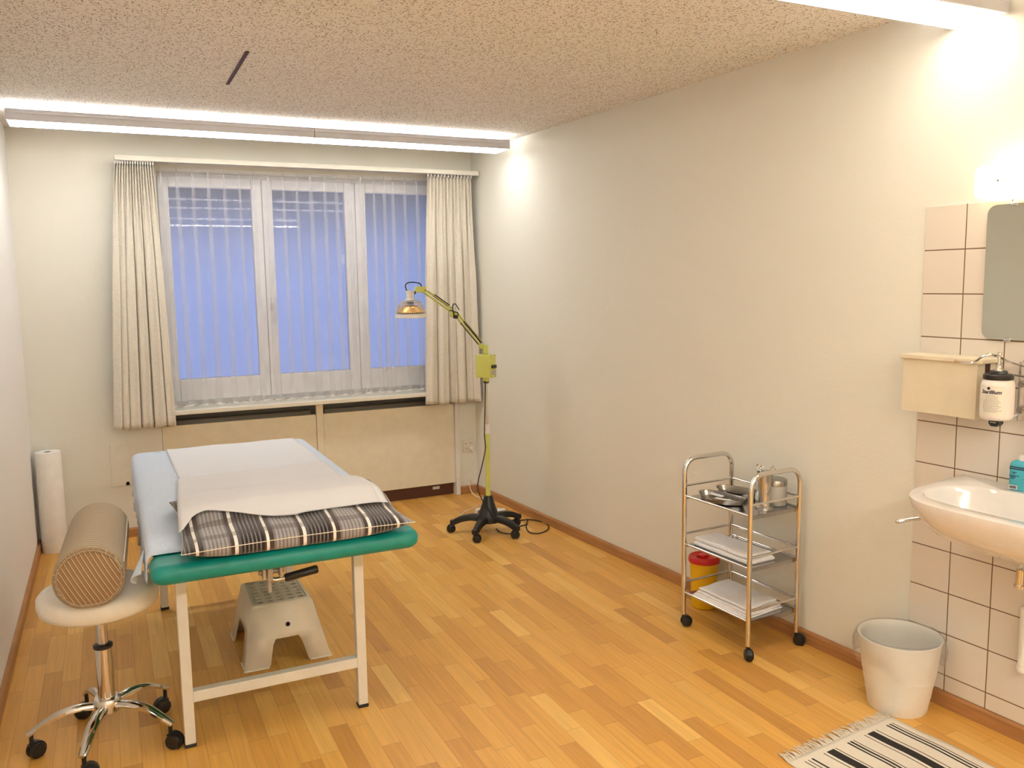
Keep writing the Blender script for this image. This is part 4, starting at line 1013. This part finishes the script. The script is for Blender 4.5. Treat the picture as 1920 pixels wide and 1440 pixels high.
# glass jar
gj = wthing('glass_jar', .096, 3.000, SHZ[0], 'clear glass jar with steel lid and cotton inside, right end of trolley top', 'jar')
MB().lathe([(.001, .001), (.044, .001), (.047, .006), (.047, .078), (.044, .086), (.044, .092), (.042, .092), (.042, .084), (.0445, .077), (.0445, .008), (.001, .005)], seg=40, cap=False).build('jar_body', M['frost'], gj, smooth=50)
MB().lathe([(.001, .112), (.040, .112), (.046, .109), (.048, .106), (.048, .086), (.046, .086)], seg=40, cap=False).build('lid', M['dark_steel'], gj, smooth=50)
o = MB().lathe([(.001, .006), (.040, .008), (.042, .02), (.041, .05), (.035, .062), (.001, .066)], seg=28, fn=lambda a, r_, h: 1+.03*sin(5*a)).build('cotton_wool', M['cotton'], None, gj.location, 0)
tag(o, 'white cotton wool filling the glass jar on the trolley', 'cotton wool')
cp = wthing('cotton_pad_stack', .105, 2.925, SHZ[0], 'small white bundle of gauze beside the steel jar on the trolley top', 'gauze')
MB().lathe([(.001, 0), (.022, .001), (.025, .015), (.022, .032), (.012, .044), (.001, .046)], seg=20, fn=lambda a, r_, h: 1+.08*sin(4*a+h*60)).build('gauze_bundle', M['cotton'], cp)
# folded towels
def towel(name, a0, a1, s0, s1, z, layers, th, label, skew=0, seed=1):
    root = wthing(name, 0, TS, z, label, 'towel'); rnd = random.Random(seed)
    for L_ in range(layers):
        m = MB(); ins = L_*.006; zz = L_*th*.97
        ox, oy = rnd.uniform(-.004, .004), rnd.uniform(-.006, .006)
        A0, A1, S0, S1 = a0+ins+ox, a1-ins+ox, s0-TS+ins+oy, s1-TS-ins+oy
        def f(u, v, sd):
            x = A0+(A1-A0)*u; y = S0+(S1-S0)*v+skew*(u-.5)
            e = min(1, min(u, 1-u)*(A1-A0)/(th*.5)); e2 = min(1, min(v, 1-v)*(S1-S0)/(th*.5)); k = (1-(1-e)**2)**.5*(1-(1-e2)**2)**.5
            wv = .0018*sin(x*45+L_*2)+.0014*sin(y*38+seed)
            return Vector((x, y, zz+th/2+(sd*th/2*k)+(wv*k if sd > 0 else wv*k*(L_ > 0))))
        N1, N2 = 22, 30; VV = {}
        us = [.5-.5*cos(pi*i/N1) for i in range(N1+1)]; vs_ = [.5-.5*cos(pi*j/N2) for j in range(N2+1)]
        for sd in (1, -1):
            for i in range(N1+1):
                for j in range(N2+1):
                    if sd < 0 and (i in (0, N1) or j in (0, N2)): VV[sd, i, j] = VV[1, i, j]
                    else: VV[sd, i, j] = m.bm.verts.new(f(us[i], vs_[j], sd))
            for i in range(N1):
                for j in range(N2): m.bm.faces.new((VV[sd, i, j], VV[sd, i+1, j], VV[sd, i+1, j+1], VV[sd, i, j+1]))
        m.build('folded_layer', M['towel'], root, smooth=180)
towel('folded_towel', .150, .300, 2.715, 3.055, SHZ[1], 2, .017, 'thick folded white towel on the middle trolley shelf', .0, 2)
towel('folded_cloth', .095, .325, 2.735, 3.062, SHZ[2], 4, .010, 'wide stack of folded white cloth on the bottom trolley shelf', .02, 5)
# sharps bin
sb = wthing('sharps_container', .094, 2.565, 0, 'yellow sharps container with red lid on the floor behind the trolley', 'sharps container')
MB().lathe([(.001, .0), (.052, .0), (.056, .004), (.0665, .215), (.0665, .228), (.001, .229)], seg=40).build('tub', M['yellow'], sb, smooth=40)
MB().lathe([(.066, .222), (.0735, .222), (.0745, .232), (.071, .246), (.064, .250), (.058, .244), (.001, .243)], seg=40, cap=False, fn=lambda a, r_, h: 1+.012*cos(6*a)*(r_ > .06)).build('lid', M['red'], sb, smooth=50)
MB().box((-.02, -.03, .242), (.02, .012, .252), .004).build('flap', M['red'], sb)

# ================================================================== WASTE BIN
BXc, BYc = 2.955, -3.650
wb = thing('waste_bin', (BXc, BYc, 0), 'round white plastic waste bin with clear liner below the washbasin', 'waste bin')
prof = [(.001, .0), (.097, .0), (.100, .005)]
for z, r_ in ((.055, .108), (.058, .1095), (.095, .1145), (.098, .116), (.135, .1215), (.138, .123), (.262, .138), (.266, .1405), (.270, .1405), (.270, .1375), (.262, .1345), (.12, .117), (.01, .096), (.001, .008)): prof.append((r_, z))
MB().lathe(prof, seg=56, cap=False).build('tub', M['bin'], wb, smooth=30)
rnd = random.Random(4); wob = [rnd.uniform(-1, 1) for _ in range(24)]
def bagf(u, v):
    a = 2*pi*u; i = int(u*24) % 24; f_ = u*24-int(u*24); w_ = wob[i]*(1-f_)+wob[(i+1) % 24]*f_
    side = max(0, cos(a-4.3))**3+.75*max(0, cos(a-1.5))**3   # hangs out more towards the viewer and the far side
    if v < .5:
        k = v/.5; z = .015+.262*k; r_ = .094+.040*k-.004-.004*abs(w_)*(1-k)
    elif v < .56: z = .277+.002*w_; r_ = .1385
    else:
        k = (v-.56)/.44; z = .275-(.105+.02*w_)*k; r_ = .1445+.010*sin(pi*min(1, k*1.2))+.004*w_*k+.030*side*k
        if cos(a) > 0: r_ = min(r_, .143)if cos(a) > .75 else r_
    return Vector((cos(a)*r_, sin(a)*r_, z))
MB().grid(bagf, 120, 40, wrap=True).build('bin_liner', M['bag'], wb, smooth=180)

# ================================================================== RUG
rg_ = thing('cotton_rug', (2.862, -3.702, 0), 'cream cotton rug with charcoal stripes and fringed end, near the waste bin', 'rug', pi-.105+0)
# local frame after rotation by ~pi: +x runs to the room's left, so build mirrored: use x negative = towards left after flip
rg_.rotation_euler = (0, 0, .095)
def rf(u, v):
    x = -.530*u; y = -1.05*v
    return Vector((x, y, .0035+.0022*sin(y*21+x*2)*min(1, v*8)))
m = MB(); m.grid(rf, 30, 80); rb_ = m.build('woven_field', M['rug'], None, smooth=180, solid=.005)
rb_.parent = rg_
# fringe tassels along the far end
m = MB(); rnd = random.Random(9)
for k in range(95):
    x = -.530*(k+.5)/95; L_ = rnd.uniform(.034, .056); dx = rnd.uniform(-.012, .012)
    m.tube([(x, -.002, .004), (x+dx*.4, L_*.45, .004+rnd.uniform(.0, .007)), (x+dx, L_, .0025+rnd.uniform(0, .002))], [.0024, .0022, .0009], 5)
m.build('fringe', mat('cream_cotton_fringe', (.80, .72, .60), .95, bump=(300, .6)), rg_, smooth=60)['kind'] = 'stuff'

# ================================================================== WASHBASIN
BS = 4.100; wbn = wthing('washbasin', 0, BS, 0, 'white ceramic wall washbasin on the tiled wall', 'washbasin')
zr = .862
def rim(t, q=1.0):
    """rim outline, half ellipse-ish: t 0..1 from the back left corner round the front to the back right"""
    a = pi*t; hw, dp = .335, .458
    n = 4.2; c, s_ = cos(a), sin(a)
    y = -hw*(abs(c)**(2/n))*(1 if c > 0 else -1); x = dp*(abs(s_)**(2/n))
    y *= 1-.10*(x/dp)**1.5
    return x*q, y*q
m = MB(); NT_, rings = 64, []
def addring(fn, z):
    rings.append([m.bm.verts.new((*fn(i/NT_), z if not callable(z) else z(i/NT_))) for i in range(NT_+1)])
def scl(sx_, sy_, x0_=.008): return lambda t: (max(.008, x0_+(rim(t)[0])*sx_), rim(t)[1]*sy_)
# underside -> outer edge -> rim -> bowl
for sx_, sy_, z in ((.42, .18, .704), (.60, .42, .709), (.76, .64, .722), (.88, .80, .755), (.955, .91, .795), (.99, .97, .828), (1.0, 1.0, .850), (.998, .998, .860), (.985, .985, zr)): addring(scl(sx_, sy_), z)
def bowl(k):     # k 0 edge .. 1 bottom
    def f(t):
        a = 2*pi*t; return None
    return f
# flat rim to an inner oval opening is modelled with its own closed loops
outer = rings[-1]
n2 = 64
def closed(k, z, cx_=.255, ax=.150, ay=.270, n=3.0):
    pts = []
    for i in range(n2):
        a = 2*pi*i/n2; c, s_ = cos(a), sin(a); pts.append(m.bm.verts.new((cx_+k*ax*(abs(c)**(2/n))*(1 if c > 0 else -1)-(.035*(1-k)), k*ay*(abs(s_)**(2/n))*(1 if s_ > 0 else -1), z)))
    return pts
lo = [closed(1.03, zr), closed(1.0, zr-.003), closed(.965, zr-.02), closed(.90, zr-.07), closed(.78, zr-.115), closed(.55, zr-.138), closed(.25, zr-.145), closed(.07, zr-.147)]
for A, B in zip(lo, lo[1:]):
    for k in range(n2): m.bm.faces.new((A[k], A[(k+1) % n2], B[(k+1) % n2], B[k]))
m.bm.faces.new(lo[-1])
for A, B in zip(rings, rings[1:]):
    for k in range(NT_): m.bm.faces.new((A[k], A[k+1], B[k+1], B[k]))
m.bm.faces.new(rings[0])
# annular deck between outer half outline (+ straight back) and the bowl edge
edges = [m.bm.edges.get((outer[i], outer[i+1])) for i in range(NT_)]
eb = m.bm.edges.get((outer[0], outer[-1])) or m.bm.edges.new((outer[0], outer[-1]))
il = [m.bm.edges.get((lo[0][i], lo[0][(i+1) % n2])) for i in range(n2)]
bmesh.ops.triangle_fill(m.bm, edges=edges+[eb]+il, use_beauty=True)
# back face
m.bm.faces.new([r_[0] for r_ in rings]+[r_[-1] for r_ in rings[::-1]])
m.build('basin', M['ceramic'], wbn, smooth=38)
m = MB().lathe([(.001, zr-.145), (.020, zr-.145), (.022, zr-.142), (.014, zr-.141), (.001, zr-.143)], (.220, 0, 0), 24, cap=False); m.build('drain', M['chrome'], wbn)
# faucet
m = MB().lathe([(.025, zr), (.025, zr+.01), (.019, zr+.016), (.019, zr+.10), (.015, zr+.112), (.001, zr+.114)], (.060, 0, 0), 24, cap=False); m.tube(smoothpath([(.065, 0, zr+.075), (.13, 0, zr+.095), (.18, 0, zr+.075)], 5), .011, 12); m.tube([(.05, 0, zr+.112), (.10, 0, zr+.145)], .006, 8); m.build('faucet', M['chrome'], wbn)
# trap and pipe
m = MB().tube([(.185, 0, .725), (.185, 0, .60)], .016, 16); m.tube(smoothpath([(.185, 0, .60), (.185, 0, .52), (.15, 0, .49), (.12, 0, .52), (.12, 0, .58), (.08, 0, .60), (.009, 0, .60)], 6), .016, 14); m.xf(Matrix.Translation((0, .05, 0))); m.build('trap', M['chrome'], wbn)
for ds in (-.095, .105):
    m = MB(); m.tube([(.009, ds, .575), (.05, ds, .575)], .012, 12); m.tube([(.05, ds, .545), (.05, ds, .60)], .013, 12); m.lathe([(.018, .54), (.018, .548)], (.05, ds, 0), 14)
    m.tube(smoothpath([(.05, ds, .60), (.06, ds*.8, .66), (.075, ds*.3, .72)], 4), .005, 8); m.build('supply_valve', M['chrome'], wbn)
m = MB().tube([(.035, -.075, .47), (.035, -.075, .258)], .019, 18); m.lathe([(.019, .256), (.023, .264), (.021, .279)], (.035, -.075, 0), 18); m.build('pipe_sleeve', M['bin'], wbn)
tb = wthing('towel_holder', 0, 3.86, 0, 'thin curved steel towel rod poking out left below the washbasin', 'towel rail')
m = MB().tube(smoothpath([(.008, -.02, .695), (.12, -.035, .728), (.20, -.055, .748), (.26, -.090, .744), (.30, -.126, .732)], 6), .0065, 10); m.sphere((.3005, -.127, .7315), .0078, seg=10); m.build('rod', M['steel'], tb)
MB().lathe([(.018, .0), (.018, .006), (.008, .012)], (0, 0, 0), 18, axis=0).xf(Matrix.Translation((.007, -.02, .695))).build('rosette', M['steel'], tb)

# ================================================================== MIRROR, LAMP, BOX, DISPENSER, BOTTLE
mi = wthing('wall_mirror', 0, 0, 0, 'rounded rectangular frameless mirror on the tiles under the lit wall lamp', 'mirror')
def rrect(y0, y1, z0, z1, r_, n=8):
    pts = []
    for cy_, cz_, a0 in ((y1-r_, z1-r_, 0), (y0+r_, z1-r_, pi/2), (y0+r_, z0+r_, pi), (y1-r_, z0+r_, 3*pi/2)):
        for k in range(n+1): t = a0+pi/2*k/n; pts.append((cy_+r_*cos(t), cz_+r_*sin(t)))
    return pts
MB().prism(rrect(3.812, 4.33, 1.338, 1.775, .030), 0, .0105, .0155).build('mirror_glass', M['mirror'], mi, smooth=0)
MB().prism(rrect(3.8105, 4.3315, 1.3365, 1.7765, .031), 0, .0073, .0105).build('edge', mat('dark_mirror_edge', (.25, .17, .10), .5), mi, smooth=0)
for y, z in ((3.90, 1.338), (4.24, 1.338), (3.90, 1.775), (4.24, 1.775)): MB().box((.0075, y-.012, z-.007), (.019, y+.012, z+.007), .002).build('clip', M['chrome'], mi)
wl = wthing('wall_lamp', 0, 0, 0, 'glowing white glass wall lamp above the mirror', 'wall lamp')
MB().prism(rrect(3.806, 4.30, 1.792, 1.897, .026), 0, .012, .085).build('glass_shade', mat_emit('lit_opal_glass', C_MIRROR_LAMP, E_MIRROR_LAMP), wl, smooth=0)
MB().box((.0, 3.85, 1.81), (.012, 4.26, 1.88)).build('mounting_plate', M['white_plastic'], wl, smooth=0)
MB().tube([(.085, 3.885, 1.846), (.089, 3.885, 1.846)], .0038, 10).build('fixing_screw', M['steel'], wl)
# cream towel box
cb2 = wthing('paper_towel_box', 0, 0, 0, 'cream laminate box with overhanging lid mounted on the tiles left of the mirror', 'towel box')
MB().prism([(.008, 1.072), (.108, 1.078), (.108, 1.262), (.008, 1.262)], 1, 3.590, 3.862).build('carcass', M['box'], cb2, smooth=0)
MB().box((.008, 3.583, 1.263), (.120, 3.885, 1.277), .002).build('lid', M['box'], cb2, smooth=0)
MB().box((.040, 3.8615, 1.13), (.066, 3.8635, 1.258)).build('side_slot', M['slot'], cb2, smooth=0)
# disinfectant dispenser: chrome wall bracket + bottle
dp = wthing('dispenser_bracket', 0, 0, 0, 'chrome elbow-lever dispenser bracket on the tiles holding the bottle', 'dispenser')
DS = 3.958
MB().box((.008, DS-.004, 1.076), (.016, DS+.060, 1.276), .002).box((.016, DS, 1.080), (.040, DS+.006, 1.272), .001).box((.016, DS+.048, 1.080), (.040, DS+.054, 1.272), .001).build('back_plate', M['steel'], dp, smooth=0)
lev = smoothpath([(.03, DS+.010, 1.258), (.09, DS-.008, 1.276), (.125, DS-.020, 1.292), (.150, DS-.034, 1.300), (.165, DS-.05, 1.290), (.175, DS-.072, 1.272), (.190, DS-.10, 1.273), (.198, DS-.118, 1.276)], 5)
MB().tube(lev, .0045, 8, flat=(1.5, .8)).build('elbow_lever', M['chrome'], dp)
MB().tube([(.03, DS+.012, 1.225), (.075, DS-.0, 1.232), (.10, DS-.004, 1.230)], .0035, 8).build('support_arm', M['steel'], dp)
MB().tube([(.03, DS+.012, 1.11), (.085, DS-.0, 1.092), (.12, DS-.012, 1.086)], .0045, 8).build('support_arm', M['steel'], dp)
for z in (1.200, 1.118): MB().tube([(.016, DS+.012, z), (.048, DS+.012, z)], .010, 14).build('clamp_screw', M['chrome'], dp)
BO, BSs = .138, DS-.008      # bottle axis
bt = wthing('disinfectant_bottle', BO, BSs, 1.094, 'white disinfectant bottle with black cap and printed label in the dispenser', 'bottle')
MB().lathe([(.001, 0), (.040, 0), (.046, .005), (.048, .014), (.048, .108), (.045, .122), (.037, .130), (.037, .134)], seg=44, cap=True).build('bottle_body', M['bottle'], bt, smooth=40)
MB().lathe([(.042, .128), (.043, .132), (.043, .142), (.040, .145), (.026, .147), (.024, .155), (.001, .155)], seg=36, cap=False, fn=lambda a, r_, h: 1+.008*cos(30*a)*(r_ > .04)).build('cap', M['black'], bt, smooth=30)
MB().lathe([(.015, .154), (.015, .160), (.009, .164), (.009, .172), (.004, .174), (.004, .202), (.007, .204), (.007, .212), (.001, .213)], seg=18, cap=False).build('pump', M['chrome'], bt)
MB().prism([(-.0, -.018), (.0, .018), (.0, .018)][:0] or [(-.016, .0), (-.016, -.014), (-.009, -.022), (.009, -.022), (.016, -.014), (.016, .0)], 0, -.013, .013).build('spout', M['black'], bt, smooth=0)
# label wrapped round the bottle, facing the room and the camera
LA = .36          # centre angle of the label in the bottle's frame (0 = straight off the wall)
to_cam = Vector((.45427, -5.68684)) - Vector((wallp(BSs, BO).x, wallp(BSs, BO).y)); LA = math.atan2(to_cam.y, to_cam.x)-RZW-.32
RB = .0484
def onb(x, z, lift=0): a = LA+x/RB; return Vector(((RB+lift)*cos(a), (RB+lift)*sin(a), z))
MB().grid(lambda u, v: onb(-.032+.064*u, .018+.092*v, .0002), 24, 2).build('label', M['label'], bt, smooth=180)
def wrap_text(txt, size, cx_, cz_, m_, parent, name, lift=.0006, bold=.0006, shear=.25):
    cu = bpy.data.curves.new('t', 'FONT'); cu.body = txt; cu.size = size; cu.align_x = 'CENTER'; cu.align_y = 'CENTER'; cu.offset = bold; cu.shear = shear; cu.resolution_u = 4
    ob = bpy.data.objects.new('t', cu); COL.objects.link(ob); dg = bpy.context.evaluated_depsgraph_get(); me = bpy.data.meshes.new_from_object(ob.evaluated_get(dg)); bpy.data.objects.remove(ob)
    for v in me.vertices: v.co = onb(cx_+v.co.x, cz_+v.co.y, lift)
    me.name = name; me.materials.clear(); me.materials.append(m_); o2 = bpy.data.objects.new(name, me); COL.objects.link(o2); o2.parent = parent; return o2
wrap_text('Sterillium', .0160, -.004, .0905, M['ink'], bt, 'brand_lettering')
m = MB(); m.bm.faces.new([m.bm.verts.new(onb(-.010+.0048*cos(2*pi*k/20), .1025+.0048*sin(2*pi*k/20), .0006)) for k in range(20)]); m.build('brand_dot', M['ink'], bt, smooth=0)
m = MB(); rnd = random.Random(2)
for r_ in range(13):
    z = .080-.0043*r_; x = -.028+(.006 if r_ < 4 else 0)+rnd.uniform(0, .003); xe = (.022 if r_ < 4 else .028)-rnd.uniform(0, .012)
    while x < xe:
        L_ = rnd.uniform(.002, .006); m.grid(lambda u, v: onb(x+L_*u, z+.0013*v, .0005), 2, 1); x += L_+.0012
m.build('small_print', M['greyink'], bt, smooth=0)
m = MB()
for x, L_ in ((-.011, .006), (-.003, .011)): m.box((.0132, x, -.0105), (.0136, x+L_, -.0085))
m.build('spout_marking', M['white_plastic'], bt, smooth=0)
# turquoise soap bottle on the basin rim
bb2 = wthing('soap_bottle', .062, 3.998, zr+.001, 'turquoise printed soap bottle on the rear ledge of the washbasin', 'bottle', .15)
def sup(q, a_, b_, z, n=3.4, N=36): return [(a_*q*(abs(cos(2*pi*k/N))**(2/n))*(1 if cos(2*pi*k/N) > 0 else -1), b_*q*(abs(sin(2*pi*k/N))**(2/n))*(1 if sin(2*pi*k/N) > 0 else -1), z) for k in range(N)]
m = MB(); R_s = [[m.bm.verts.new(p) for p in sup(q, .019, .034, z)] for q, z in ((.9, 0), (1, .004), (1, .078), (.93, .088), (.6, .096), (.4, .098))]
for A, B in zip(R_s, R_s[1:]):
    for k in range(36): m.bm.faces.new((A[k], A[(k+1) % 36], B[(k+1) % 36], B[k]))
m.bm.faces.new(R_s[0]); m.bm.faces.new(R_s[-1]); m.build('bottle_body', M['blue'], bb2, smooth=40)
MB().lathe([(.012, .097), (.012, .112), (.010, .114), (.001, .114)], seg=20).build('cap', M['white_plastic'], bb2)
m = MB()
for z in (.074, .068): m.box((.0192, -.030, z), (.0196, .030, z+.0035))
for z, y0, y1 in ((.058, -.022, -.008), (.054, -.020, -.012), (.047, -.030, .0), (.043, -.026, -.010), (.038, -.026, -.014)): m.box((.0192, y0, z), (.0196, y1, z+.002))
m.build('printed_label', M['ink'], bb2, smooth=0)
m = MB()
for k in range(14): m.box((.0194, -.027+.0014*k, .006), (.0198, -.027+.0014*k+.0007, .015))
m.build('barcode', M['ink'], bb2, smooth=0)
MB().box((.0191, -.029, .004), (.0194, -.004, .017)).build('barcode_patch', M['white_plastic'], bb2, smooth=0)
